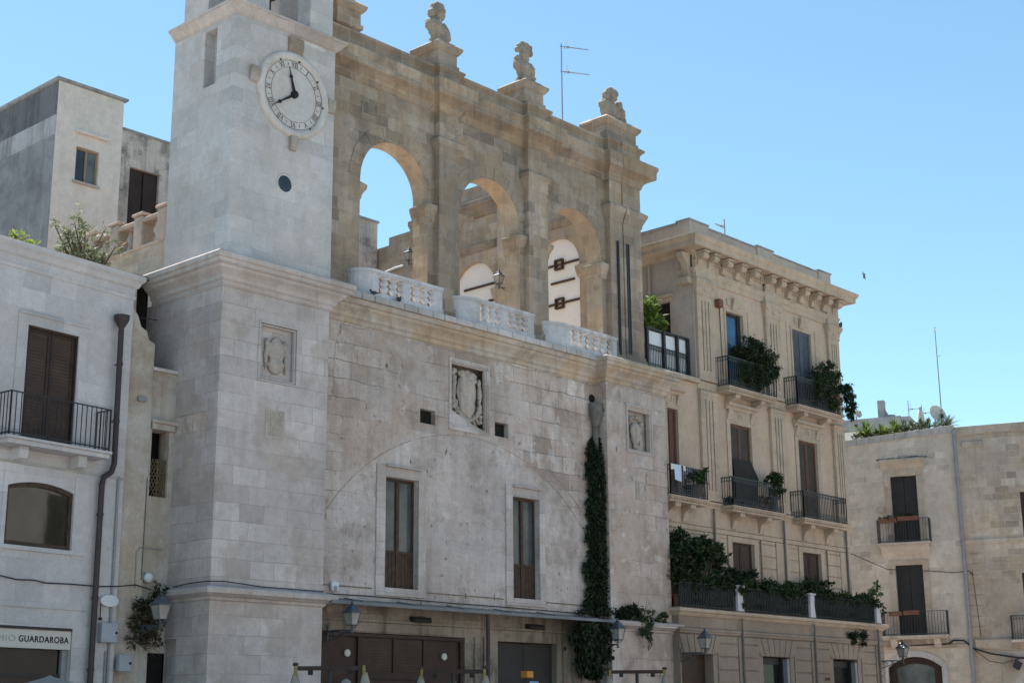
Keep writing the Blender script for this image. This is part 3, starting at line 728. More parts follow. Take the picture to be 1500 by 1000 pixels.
def main_wall():
    P = pal0
    M_['archjoint'] = plain('old_arch_joint', (0.26, 0.225, 0.19), .9, var=.4, scale=3)
    holes = [(26.92, 27.48, 9.40, 9.78, 0, .20), (29.78, 30.33, 9.43, 9.83, 0, .20)]
    wins = [(25.70, 26.86, 5.05, 7.84, 0, .30), (30.45, 31.55, 5.05, 7.83, 0, .30)]
    mb = MB()
    mb.wall(23.36, 34.15, 4.62, 12.0, holes + wins + [(28.08, 29.48, 9.47, 11.26, 0, .16)], FX(0), .5, edges=False)
    mb.wall(34.15, 37.05, 0, 11.7, [(35.12, 36.27, 9.66, 10.95, 0, .18)], FX(-.44), .2, edges=False)
    mb.wall(-.44, 0.3, 0, 11.7, [], SX(34.15), .2, edges=False)
    mb.box(34.36, 37.05, -.22, 1.5, 0, 12.0)
    mb.build('front_wall', M_['wall'], P)
    bk = MB(); bk.box(23.4, 36.9, .5, 9.2, 0, 12.33); bk.build('terrace_floor', M_['loggia'], P)
    cv = MB(); cv.box(23.42, 34.1, -.02, .5, 12.0, 12.34); cv.build('wall_core', M_['cornice'], P)
    for h in holes: MB().box(h[0], h[1], .17, .22, h[2], h[3]).build('vent_shade_backing', M_['dark'], P)  # shade of a deep hole painted as a near-black sheet
    # joint of the old relieving arch
    def joint(rad, a0, a1, w, name):
        v = MB(); n = 40
        for k in range(n):
            t0 = R(a0 + (a1 - a0) * k / n); t1 = R(a0 + (a1 - a0) * (k + 1) / n); ww = w * random.uniform(.6, 1.3)
            pts = [(28.78 + rr * math.cos(t), 2.92 + rr * math.sin(t)) for rr, t in ((rad - ww, t0), (rad + ww, t0), (rad + ww, t1), (rad - ww, t1))]
            v.prism_xz(pts, -.005, .004)
        bmesh.ops.remove_doubles(v.bm, verts=v.bm.verts[:], dist=1e-5)
        v.build(name, M_['archjoint'], P)
    joint(6.34, 33, 66, .011, 'arch_joint'); joint(6.34, 68, 108, .006, 'arch_joint'); joint(6.34, 110, 150, .009, 'arch_joint'); joint(6.66, 36, 62, .010, 'arch_joint')
    # window surrounds
    for (x0, x1, z0, z1, *_), ww in zip(wins, (.30, .27)):
        q = MB(); p = -.045
        q.box(x0 - ww, x0, p, .0, z0 - .20, z1 + .30); q.box(x1, x1 + ww * .85, p, 0, z0 - .20, z1 + .30)
        q.box(x0, x1, p, 0, z1, z1 + .30); q.box(x0, x1, p - .003, 0, z0 - .20, z0)
        q.box(x0 - .02, x1 + .02, p - .09, p, z1 + .25, z1 + .29)
        q.build('window_surround', M_['base'], P, bevel=.006)
        french_window(P, x0, x1, z0, z1, .18, z0 + .93, 'glassold')
    for a, b in ((23.42, 25.30), (27.22, 30.10), (31.85, 33.4)):
        MB().box(a, b, -.022, .0, 4.985, 5.015).build('stained_ledge', M_['shopwall'], P, bevel=.006)
    # carved coat of arms, centre
    fr = MB()
    for k, (a, b, y) in enumerate(((0, .06, -.03), (.06, .10, -.01), (.10, .145, .03))):
        x0, x1, z0, z1 = 27.98 + a, 29.56 - a, 9.38 + a, 11.35 - a; w = b - a
        fr.box(x0, x1, y, .12, z1 - w, z1); fr.box(x0, x1, y, .12, z0, z0 + w)
        fr.box(x0, x0 + w, y, .12, z0 + w, z1 - w); fr.box(x1 - w, x1, y, .12, z0 + w, z1 - w)
    fr.prism_xz([(28.1, 9.5), (29.4, 9.5), (29.0, 9.60), (28.5, 9.78), (28.1, 9.9)], .02, .16)
    cp = fr.build('arms_panel', M_['base'], P)
    X = 28.78; Y = .13
    balls = [((X + .02, Y + .01, 10.52), (.40, .09, .50)), ((X + .02, Y, 10.15), (.33, .10, .34)), ((X, Y - .01, 10.72), (.36, .08, .26)),
             ((X - .20, Y - .01, 11.02), (.14, .06, .10)), ((X + .22, Y - .02, 10.98), (.17, .07, .13)), ((X + .30, Y - .03, 10.86), (.06, .07, .06)), ((X + .05, Y, 11.08), (.12, .05, .07)),
             ((X - .50, Y - .02, 10.78), (.085, .09, .20)), ((X - .52, Y - .02, 10.46), (.075, .09, .24)), ((X - .46, Y - .02, 10.14), (.07, .09, .16)), ((X - .46, Y, 11.06), (.10, .06, .08)), ((X - .56, Y, 10.98), (.05, .06, .05)),
             ((X + .50, Y - .01, 10.5), (.06, .08, .34)), ((X + .48, Y - .01, 10.86), (.08, .07, .09)), ((X + .52, Y, 10.12), (.05, .07, .12))]
    for k in range(13):
        t = R(195 + 150 * k / 12); balls.append(((X + .47 * math.cos(t), Y - .03, 10.25 + .52 * math.sin(t)), (.055, .09, .08)))
    for k in range(9):
        t = R(215 + 110 * k / 8); balls.append(((X + .60 * math.cos(t), Y, 10.27 + .68 * math.sin(t)), (.035, .09, .12), 8, 6, Matrix.Rotation(-(t - R(270)), 3, 'Y')))
    for sx in (-.56, .54):
        for k in range(4): balls.append(((X + sx, Y, 9.75 + k * .15), (.05, .08, .07)))
    sh = blob_object('carved_shield', balls, [], M_['relief'], None, .016, .06)
    sh.data.transform(WM[P].inverted()); sh.parent = cp; WM[sh] = WM[P]
    # pier coat of arms
    fr = MB()
    for k, (a, b, y) in enumerate(((0, .05, -.48), (.05, .11, -.45))):
        x0, x1, z0, z1 = 35.06 + a, 36.33 - a, 9.60 + a, 11.01 - a; w = b - a
        fr.box(x0, x1, y, -.3, z1 - w, z1); fr.box(x0, x1, y, -.3, z0, z0 + w)
        fr.box(x0, x0 + w, y, -.3, z0 + w, z1 - w); fr.box(x1 - w, x1, y, -.3, z0 + w, z1 - w)
    fr.box(35.0, 36.36, -.53, -.44, 11.01, 11.06)
    cp = fr.build('arms_panel', M_['base'], P)
    X = 35.68; Y = -.31
    sh = blob_object('carved_shield', [((X, Y, 10.35), (.26, .10, .24)), ((X - .02, Y, 10.12), (.18, .09, .24)), ((X - .3, Y, 10.62), (.07, .08, .1)), ((X + .3, Y, 10.58), (.08, .08, .09)),
            ((X - .18, Y, 10.72), (.1, .07, .06)), ((X + .08, Y, 10.74), (.12, .08, .06)), ((X + .22, Y, 10.1), (.06, .06, .2)), ((X, Y, 9.84), (.14, .07, .07))], [], M_['relief'], None, .016, .06)
    sh.data.transform(WM[P].inverted()); sh.parent = cp; WM[sh] = WM[P]
    MB().box(35.44, 35.94, -.455, -.44, 8.22, 8.76).build('inscription_tablet', M_['relief'], P)
    MB().box(34.5, 34.95, -.453, -.44, 7.78, 8.0).build('inscription_tablet', M_['relief'], P)
    # sheet metal canopy and ground floor shopfronts
    c = MB()
    c.hexa([(23.40, -.72, 4.50), (34.1, -.72, 4.50), (34.1, 0, 4.60), (23.40, 0, 4.60)], [(23.40, -.72, 4.57), (34.1, -.72, 4.57), (34.1, 0, 4.70), (23.40, 0, 4.70)])
    c.box(23.40, 34.1, -.735, -.72, 4.50, 4.575)
    for k in range(6): c.hexa([(24.4 + k * 1.75, -.7, 4.575), (24.46 + k * 1.75, -.7, 4.575), (24.46 + k * 1.75, -.01, 4.70), (24.4 + k * 1.75, -.01, 4.70)],
                              [(24.4 + k * 1.75, -.7, 4.60), (24.46 + k * 1.75, -.7, 4.60), (24.46 + k * 1.75, -.01, 4.725), (24.4 + k * 1.75, -.01, 4.725)])
    c.build('sheet_canopy', M_['zinc'], P)
    g = MB()
    g.wall(23.36, 34.15, 0, 4.60, [(23.75, 28.62, 0, 3.92, 0, .40), (29.87, 32.26, 0, 3.88, 0, .30)], FX(.02), .48, edges=False)
    g.box(23.5, 34.15, -.06, .03, 4.18, 4.24)
    for x, w in ((28.95, .20), (29.3, .16), (32.5, .18), (32.95, .22), (33.3, .15)): g.box(x, x + w, -.03, .03, 0, 3.95)
    g.box(24.7, 28.0, -.025, .03, 3.95, 4.16)
    g.build('shopfront_wall', M_['shopwall'], P)
    # left shopfront: dark wood with louvred centre
    f = MB()
    f.box(23.77, 28.60, .12, .40, 0, 3.90)
    for x in (23.8, 24.95, 27.15, 28.5): f.box(x, x + .10, .06, .12, 0, 3.82)
    f.box(23.77, 28.60, .03, .12, 3.82, 3.90); f.box(25.05, 27.15, .07, .12, 2.82, 2.98)
    sf = f.build('shopfront', M_['wood'], P)
    for x0, x1 in ((25.06, 26.06), (26.14, 27.14)): MB().box(x0, x1, .09, .12, 2.98, 3.80).build('louvred_panel', M_['lou_brown'], sf)
    for x in (24.62, 27.92): MB().lathe([(.085, 0), (.09, .02), (.09, .05)], (x, .06, 3.42), 20, 'y').build('oval_plaque', M_['cream'], sf)
    # right door: two dark sheet leaves
    d = MB(); d.box(29.89, 31.06, .2, .26, 0, 3.86); d.box(31.08, 32.24, .2, .26, 0, 3.86); d.box(29.89, 32.24, .26, .30, 0, 3.86)
    dr = d.build('sheet_door', M_['blackdoor'], P)
    MB().box(31.33, 31.68, .19, .2, 2.66, 2.86).build('notice', M_['blue'], dr)
    for x in (26.6, 30.95):
        l = MB().prism_yz([(0, 4.28), (-.16, 4.22), (-.20, 4.27), (-.16, 4.36), (0, 4.38)], x, x + .62)
        l.build('lamp_box', M_['iron'], P, bevel=.02)
    MB().tube([(28.72, -.72, 4.5), (28.72, -.72, 0)], .05, 8).build('canopy_post', M_['pipe'], P)

def archivolt(P, cx, zs, r):
    n = 15
    v = MB()
    for k in range(n):
        a0 = math.pi * (k + .006) / n; a1 = math.pi * (k + .994) / n
        pr = .012 + random.random() * .012
        R1 = r + .40 + random.uniform(-.02, .03)
        am = (a0 + a1) / 2
        pts = [(cx + rr * math.cos(t), zs + rr * math.sin(t)) for rr, t in ((r, a0), (R1, a0), (R1, am), (R1, a1), (r, a1), (r, am))]
        v.prism_xz(pts, .25 - pr, .27)
    v.build('archivolt', M_['arcgrey'], P, bevel=.006)

def arcade():
    P = pal0
    A = [(26.15, 1.245), (29.90, 1.245), (33.65, 1.28)]
    zs = 15.78
    rev = MB(); mb = MB()
    mb.wall(23.44, 36.66, 12.33, 18.6, [(c - r, c + r, 12.33, zs, r) for c, r in A], FX(.25), .60, edges=True, rev=rev)
    # back face
    mb.wall(23.44, 36.66, 12.33, 18.6, [(c - r, c + r, 12.33, zs, r, 0.0) for c, r in A], FX(.85), .0, edges=False)
    mb.box(23.44, 36.66, .25, .85, 18.6, 19.8)
    mb.build('arcade_wall', M_['arcgrey'], P)
    rev.build('arch_reveals', M_['loggia'], P)
    for c, r in A: archivolt(P, c, zs, r)
    prof = [(0, 15.12), (.035, 15.16), (.05, 15.28), (.10, 15.40), (.14, 15.48), (.15, 15.60), (0, 15.65)]
    jam = [(23.46, 24.905), (27.395, 28.655), (31.145, 32.37), (34.93, 36.60)]
    for i, (a, b) in enumerate(jam):
        if i == 0: pts = [(b, .27), (b, .85), (a, .85)]
        elif i < 3: pts = [(a, .85), (a, .25), (b, .25), (b, .85)]
        else: pts = [(a, .85), (a, .25), (35.16, .25)]
        MB().sweep(pts, [(o * (1.9 if i == 0 else 1), z) for o, z in prof]).build('impost', M_['arcade'], P, bevel=.012)
    # pilasters
    pl = [(27.64, 28.39), (31.34, 32.18), (35.16, 35.78), (35.80, 36.70)]
    capp = [(0, 17.06), (.03, 17.09), (.04, 17.18), (.08, 17.28), (.14, 17.40), (.17, 17.46), (.18, 17.54), (.04, 17.64), (0, 17.66)]
    for i, (a, b) in enumerate(pl):
        y = .05 if i < 3 else .02
        q = MB()
        q.box(a, b, y, .26, 12.33, 18.6)
        q.box(a - .06, b + .06, y - .06, .27, 12.35, 12.72); q.box(a - .03, b + .03, y - .03, .27, 12.72, 12.82)
        pts = [(a, .25), (a, y), (b, y), (b, .25)] if i != 3 else [(a, y), (b, y), (b, .85)]
        if i == 2: pts = [(a, .25), (a, y), (b, y)]
        q.sweep(pts, capp)
        q.build('pilaster', M_['arcgrey'], P, bevel=.01)
    # entablature breaking forward over the pilasters
    path = [(23.44, .25)]
    for a, b in pl[:2]: path += [(a, .25), (a, .05), (b, .05), (b, .25)]
    path += [(35.16, .25), (35.16, .05), (35.79, .05), (35.79, .02), (36.70, .02), (36.70, .87)]
    MB().sweep(path, [(0, 18.40), (.05, 18.44), (.06, 18.52), (.12, 18.62), (.26, 18.70), (.36, 18.74), (.40, 18.76), (.41, 19.00), (.45, 19.06), (.46, 19.18), (.10, 19.23), (.06, 19.40), (0, 19.44)]).build('main_cornice', M_['arcade'], P, bevel=.014)
    MB().sweep(path, [(0, 19.40), (.03, 19.44), (.03, 19.58), (.10, 19.66), (.15, 19.70), (.15, 19.77), (0, 19.86)]).build('parapet_coping', M_['arcgrey'], P, bevel=.012)
    # small lintel stone seen high on the left, and pedestals
    MB().box(24.9, 25.45, .235, .25, 17.62, 17.92).build('dark_block', M_['shopwall'], P)
    for a, b in ((23.85, 24.68), (27.60, 28.36), (31.28, 32.10), (35.15, 36.66)):
        q = MB(); q.box(a, b, .08, 1.10, 19.8, 20.36); q.box(a - .05, b + .05, .03, 1.14, 19.82, 19.95)
        q.sweep([(a, 1.12), (a, .08), (b, .08), (b, 1.12)], [(0, 20.28), (.05, 20.32), (.12, 20.42), (.14, 20.50), (0, 20.62)])
        q.box(a + .02, b - .02, .1, 1.08, 20.36, 20.6)
        q.build('pedestal', M_['arcgrey'], P, bevel=.012)
    # dark metal strips on the end pilaster
    for x0, x1 in ((35.44, 35.53), (35.90, 36.05)):
        q = MB(); q.box(x0, x0 + .03, .0, .03, 12.55, 16.42); q.box(x1 - .03, x1, .0, .03, 12.55, 16.42); q.box(x0 + .03, x1 - .03, .012, .03, 12.55, 16.42)
        q.build('metal_strip', M_['iron'], P)
    # end wall of the loggia, running back, with two blind arches
    rev = MB(); e = MB()
    ops = [(2.29, 4.35, 12.33, 16.4, 1.03, .16), (6.09, 8.11, 12.33, 16.4, 1.01, .16)]
    e.wall(.85, 10.2, 12.33, 20.0, ops, SX(36.30), .5, rev=rev)
    e.box(36.30, 36.8, 10.2, 11.5, 12.33, 19.35); e.box(36.30, 36.8, 11.5, 15.5, 12.33, 19.05)
    e.box(36.05, 36.30, 4.65, 5.75, 12.33, 19.2)
    e.build('end_wall', M_['loggia'], P); rev.build('blind_arch_reveals', M_['loggia'], P)
    t = MB()
    t.sweep([(36.30, 10.2), (36.30, .85)], [(0, 19.0), (.06, 19.05), (.2, 19.35), (.28, 19.42), (.28, 19.6), (.10, 19.64), (.09, 20.0), (.14, 20.06), (.14, 20.18), (0, 20.2)])
    t.sweep([(36.30, 10.2), (36.30, .85)], [(0, 17.75), (.05, 17.8), (.12, 17.95), (.12, 18.02), (0, 18.08)])
    t.build('end_cornice', M_['arcgrey'], P, bevel=.015)
    for a, b in ((.87, 2.29), (4.35, 6.09), (8.11, 9.6)):
        MB().sweep([(36.45, b), (36.30, b), (36.30, a), (36.45, a)] if a > 1.0 else [(36.45, b), (36.30, b), (36.30, a)], [(0, 15.85), (.05, 15.9), (.10, 16.1), (.12, 16.28), (0, 16.34)]).build('impost', M_['loggia'], P, bevel=.01)
    pf = MB(); pf.wall(2.1, 4.5, 12.33, 17.6, [], SX(36.45), .1); pf.wall(5.9, 8.3, 12.33, 17.6, [], SX(36.45), .1)
    pw = pf.build('plaster_infill', M_['plaster'], P)
    def tie(y0, y1, z, box):
        q = MB(); q.box(36.38, 36.43, y0, y1, z - .035, z + .035)
        if box is not None:
            for a, b, c, d in ((box - .18, box + .18, z - .18, z - .12), (box - .18, box + .18, z + .12, z + .18), (box - .18, box - .12, z - .12, z + .12), (box + .12, box + .18, z - .12, z + .12)):
                q.box(36.34, 36.44, a, b, c, d)
        q.build('tie_bar', M_['rust'], P)
    tie(2.29, 4.35, 16.54, 3.25); tie(2.60, 3.62, 15.93, None); tie(2.29, 4.35, 15.20, 3.25); tie(6.2, 7.68, 16.53, None); tie(6.2, 6.52, 15.93, None)
    # pier of the inner arcade at the far left, partly seen through the first arch
    MB().box(23.44, 24.1, .85, 1.4, 12.33, 19.0).build('inner_pier', M_['loggia'], P)

tower(); clock(); main_wall(); arcade()

def balustrade(name, label, xl, x0, x1, bals, panel):
    t = thing(name, label, 'balustrade', ((x0 + x1) / 2, -.15, 12.34), 0, 'white balustrades in the arches')
    def ring(d, z0, z1, mb):
        """straight front then a quarter-round return at the left end"""
        pts = [(x1, -.27 - d), (x0, -.27 - d)]; pin = [(x1, -.07 + d), (x0, -.07 + d)]
        n = 7
        for k in range(1, n + 1):
            a = R(90 * k / n)
            pts.append((x0 - (x0 - xl + d) * math.sin(a), .24 - (.51 + d) * math.cos(a)))
            pin.append((x0 - (x0 - xl - .2 - d) * math.sin(a), .24 - (.31 - d) * math.cos(a)))
        for (a, b), (c, d2) in zip(zip(pts[:-1], pts[1:]), zip(pin[:-1], pin[1:])):
            mb.hexa([(*a, z0), (*b, z0), (*d2, z0), (*c, z0)], [(*a, z1), (*b, z1), (*d2, z1), (*c, z1)])
    m = MB(); ring(.02, 12.36, 12.50, m); bmesh.ops.remove_doubles(m.bm, verts=m.bm.verts[:], dist=1e-5); m.build('base_rail', M_['marble'], t)
    m = MB(); ring(.0, 13.00, 13.04, m); ring(.03, 13.04, 13.12, m); m.build('top_rail', M_['marble'], t)
    # curved solid return
    c = MB(); n = 7
    for k in range(n):
        q = []
        for a in (R(90 * k / n), R(90 * (k + 1) / n)):
            q.append(((x0 - (x0 - xl) * math.sin(a), .24 - .50 * math.cos(a)), (x0 - (x0 - xl - .2) * math.sin(a), .24 - .32 * math.cos(a))))
        (a0, i0), (a1, i1) = q
        c.hexa([(*a0, 12.5), (*a1, 12.5), (*i1, 12.5), (*i0, 12.5)], [(*a0, 13.0), (*a1, 13.0), (*i1, 13.0), (*i0, 13.0)])
    bmesh.ops.remove_doubles(c.bm, verts=c.bm.verts[:], dist=1e-5)
    c.build('curved_end', M_['marble'], t)
    for a, b in panel: MB().box(a, b, -.25, -.09, 12.5, 13.0).build('panel', M_['marble'], t)
    prof = [(.09, 0), (.10, .03), (.07, .05), (.055, .075), (.10, .14), (.112, .185), (.06, .245), (.06, .255), (.112, .315), (.10, .36), (.055, .425), (.07, .45), (.10, .47), (.09, .50)]
    for x in bals: MB().lathe(prof, (x, -.17, 12.5), 12).build('baluster', M_['marble'], t, smooth=True)
balustrade('stone_balustrade', 'white marble balustrade with curved end under the left arch beside the clock tower', 24.52, 25.09, 27.48, [25.12, 25.43, 25.755, 26.06, 26.27, 26.595, 26.90, 27.19], [(25.09, 25.17), (26.03, 26.30), (27.16, 27.48)])
balustrade('stone_balustrade', 'white marble balustrade with curved end under the middle arch', 28.12, 28.83, 31.18, [28.88, 29.195, 29.50, 29.80, 30.04, 30.33, 30.63, 30.94], [(28.83, 28.93), (29.77, 30.07), (30.91, 31.18)])
balustrade('stone_balustrade', 'white marble balustrade with curved end under the right arch beside the dark metal strips', 31.82, 32.68, 34.96, [32.73, 33.09, 33.42, 33.77, 34.13, 34.46, 34.80], [(32.68, 32.77), (34.77, 34.96)])

# busts on the parapet
def bust(label, x, z, balls, boxes=()):
    o = blob_object('stone_bust', balls, list(boxes), M_['bust'], None, .018, .075)
    o.location = (x, .5, z - .02); o.scale = (1.2, 1.2, 1.22)
    tag(o, label, 'bust', 'busts on the parapet pedestals')
def rotY(a): return Matrix.Rotation(R(a), 3, 'Y')
bust(
     'worn stone bust on the leftmost pedestal beside the belfry', 24.27, 20.58,
     [((0, 0, .12), (.22, .2, .16)), ((0, 0, .45), (.29, .2, .27)), ((0, 0, .9), (.15, .16, .2)), ((0, 0, .7), (.09, .1, .14))])
bust('stone bust with long curled wig and split robe on the second pedestal', 27.98, 20.58,
     [((0, 0, .08), (.26, .2, .10)), ((0, 0, .20), (.23, .18, .12)), ((-.13, -.04, .48), (.19, .17, .26)), ((.16, 0, .45), (.20, .17, .25)), ((.33, .02, .40), (.09, .12, .20)),
      ((-.27, 0, .55), (.10, .13, .15)), ((.02, -.02, .95), (.15, .17, .21)), ((-.1, 0, .98), (.14, .16, .16)), ((-.2, 0, .85), (.09, .12, .12)), ((.13, .02, .92), (.09, .14, .17)), ((0, .02, 1.08), (.17, .17, .12)),
      ((.03, -.17, .92), (.03, .05, .05)), ((0, 0, .74), (.12, .13, .14))])
bust('stone bust with plumed headdress and high collar on the third pedestal', 31.7, 20.58,
     [((0, 0, .08), (.30, .22, .10)), ((0, 0, .2), (.24, .18, .12)), ((-.02, 0, .48), (.24, .19, .25)), ((.2, .0, .48), (.15, .16, .22)), ((-.25, 0, .55), (.12, .13, .16)), ((-.28, 0, .70), (.08, .09, .08)),
      ((0, -.02, .88), (.14, .15, .18)), ((-.16, 0, 1.02), (.12, .10, .12)), ((0, 0, 1.10), (.13, .12, .12)), ((.15, 0, 1.08), (.12, .11, .12)), ((.24, 0, 1.0), (.08, .09, .10)), ((-.24, 0, .95), (.08, .08, .07)),
      ((.08, 0, 1.18), (.06, .08, .06)), ((-.08, 0, 1.17), (.06, .08, .06)), ((.34, 0, .3), (.06, .08, .12)), ((0, -.15, .86), (.03, .05, .05)), ((0, 0, .74), (.15, .14, .05))])
bust('rightmost stone bust, helmeted head in draped cloak with a small figure at its shoulder', 35.9, 20.58,
     [((-.05, 0, .08), (.34, .22, .12)), ((-.15, -.04, .40), (.28, .20, .26)), ((.06, 0, .40), (.25, .18, .27)), ((-.33, 0, .52), (.10, .13, .16)), ((.0, -.06, .84), (.16, .17, .20)), ((-.04, 0, .92), (.20, .18, .16)),
      ((-.19, 0, .82), (.08, .12, .15)), ((-.27, 0, .80), (.05, .06, .05)), ((.02, -.22, .82), (.03, .05, .05)), ((.36, 0, .66), (.12, .12, .12)), ((.40, 0, .42), (.15, .15, .22)), ((.46, 0, .2), (.15, .14, .2)), ((.40, 0, .0), (.12, .12, .12)),
      ((0, 0, .68), (.14, .13, .1))])
# ---------------- railings ----------------
def railing(mb, pts, z0, z1, sp=.11, r=.011, ornate=False, posts=True):
    """iron railing along a polyline of (x,y)"""
    for (ax, ay), (bx, by) in zip(pts[:-1], pts[1:]):
        L = math.hypot(bx - ax, by - ay)
        for z in (z0 + .06, z1): mb.tube([(ax, ay, z), (bx, by, z)], .018, 4)
        if ornate: mb.tube([(ax, ay, z1 - .14), (bx, by, z1 - .14)], .011, 4)
        n = max(1, round(L / sp))
        for k in range(n + 1):
            t = k / n; x, y = ax + (bx - ax) * t, ay + (by - ay) * t
            end = k in (0, n) and posts
            mb.tube([(x, y, z0), (x, y, z1)], .018 if end else r, 4, cap=False)
            if ornate and k < n:
                t2 = (k + .5) / n; cx, cy = ax + (bx - ax) * t2, ay + (by - ay) * t2
                dx, dy = (bx - ax) / L, (by - ay) / L; rr = L / n * .42
                for zc in (z1 - .07, z0 + .17):
                    mb.tube([(cx + dx * rr * math.cos(q), cy + dy * rr * math.cos(q), zc + rr * 1.15 * math.sin(q)) for q in [2 * math.pi * j / 6 for j in range(7)]], .008, 3, cap=False)

def shutters(P, x0, x1, z0, z1, y, frame, slat, mids=(0.45,), name='shutter', gap=0.0):
    """pair of louvred shutters; frames of stiles and rails over slatted panels"""
    m = (x0 + x1) / 2
    for a, b in ((x0, m - .006 - gap), (m + .006 + gap, x1)):
        f = MB(local=P.get('loc', False)); w = .075
        f.box(a, a + w, y - .03, y + .02, z0, z1); f.box(b - w, b, y - .03, y + .02, z0, z1)
        zs = [z0] + [z0 + (z1 - z0) * t for t in mids] + [z1 - w]
        for z in zs: f.box(a + w, b - w, y - .028, y + .02, z, z + w)
        s = f.build(name, frame, P)
        l = MB(local=P.get('loc', False)); l.box(a + w, b - w, y - .008, y + .01, z0 + w, z1 - w)
        # real slats
        z = z0 + w + .03
        while z < z1 - w - .02:
            l.hexa([(a + w, y - .024, z), (b - w, y - .024, z), (b - w, y - .008, z + .03), (a + w, y - .008, z + .03)],
                   [(a + w, y - .024, z + .008), (b - w, y - .024, z + .008), (b - w, y - .008, z + .038), (a + w, y - .008, z + .038)])
            z += .075
        l.build('louvre', slat, s)

# ---------------- narrow yard wall between the left house and the tower ----------------
yard = thing('yard_wall', 'narrow peeling beige stucco wall with broken top between white house and clock tower', 'wall', (19.5, 1.2, 0))
def yard_wall():
    P = yard
    m = MB()
    # taller front strip with a ragged top
    m.prism_xz([(18.60, 0), (19.42, 0), (19.42, 10.36), (19.25, 10.42), (19.18, 10.62), (19.02, 10.70), (18.92, 10.95), (18.60, 11.3)], 1.10, 2.4)
    m.build('front_strip', M_['stucco'], P, bevel=.02)
    w = MB()
    w.wall(19.42, 20.14, 0, 9.74, [(19.52, 20.0, 6.82, 8.36, 0, .35), (19.70, 20.14, 0, 3.32, 0, .5)], FX(1.20), .6)
    w.build('window_strip', M_['stucco'], P)
    MB().box(19.40, 20.13, 1.80, 2.4, 0, 9.74).build('backing', M_['dark'], P)
    lt = MB(); lt.box(19.46, 20.10, 1.10, 1.20, 8.36, 8.50); lt.box(19.43, 20.13, 1.05, 1.20, 8.50, 8.58); lt.build('window_lintel', M_['stucco'], P, bevel=.01)
    MB().box(19.42, 20.12, 1.12, 1.7, 9.74, 9.82).build('coping', M_['base'], P, bevel=.01)
    g = MB(); xa, xb, za, zb = 19.53, 19.99, 6.83, 7.70
    for k in range(-3, 8):
        for sg in (1, -1):
            z0 = za + k * .16; z1 = z0 + 1.9 * (xb - xa)
            t0 = max(0, (za - z0) / (z1 - z0)); t1 = min(1, (zb - z0) / (z1 - z0))
            if t1 - t0 < .05: continue
            X = (lambda t: xa + (xb - xa) * t) if sg > 0 else (lambda t: xb - (xb - xa) * t)
            g.tube([(X(t0), 1.28, z0 + (z1 - z0) * t0), (X(t1), 1.28, z0 + (z1 - z0) * t1)], .011, 4)
    for x in (19.53, 19.76, 19.99): g.tube([(x, 1.27, 6.83), (x, 1.27, 7.7)], .014, 4)
    g.build('lattice_grille', plain('brass_brown_grille', (0.16, 0.12, 0.07), .5), P)
    d = MB(); d.box(19.70, 20.14, 1.26, 1.34, 0, 3.3); d.build('door', M_['dark'], P)
    MB().box(19.0, 19.22, 1.02, 1.10, 8.93, 9.05).build('wall_lamp', M_['greypipe'], P, bevel=.02)
    # darker recess and higher wall behind
    b = MB(); b.box(18.7, 19.36, 2.4, 3.0, 9, 12.15); b.box(19.28, 19.44, 2.0, 3.0, 9.5, 12.1)
    b.build('rear_wall', M_['stucco'], P, bevel=.02)
    MB().box(19.36, 20.14, 2.6, 2.9, 9.7, 12.1).build('dark_recess', M_['dark'], P)
    k = MB()
    for z in (10.1, 10.6, 11.2): k.tube([(19.40, 2.1, z), (20.1, 2.1, z + .05)], .012, 4)
    k.build('iron_rod', M_['rust'], P)
    rf = MB(); rf.box(18.7, 20.2, 1.9, 3.6, 12.12, 12.2); rf.build('roof_slab', M_['shopwall'], P)
yard_wall()

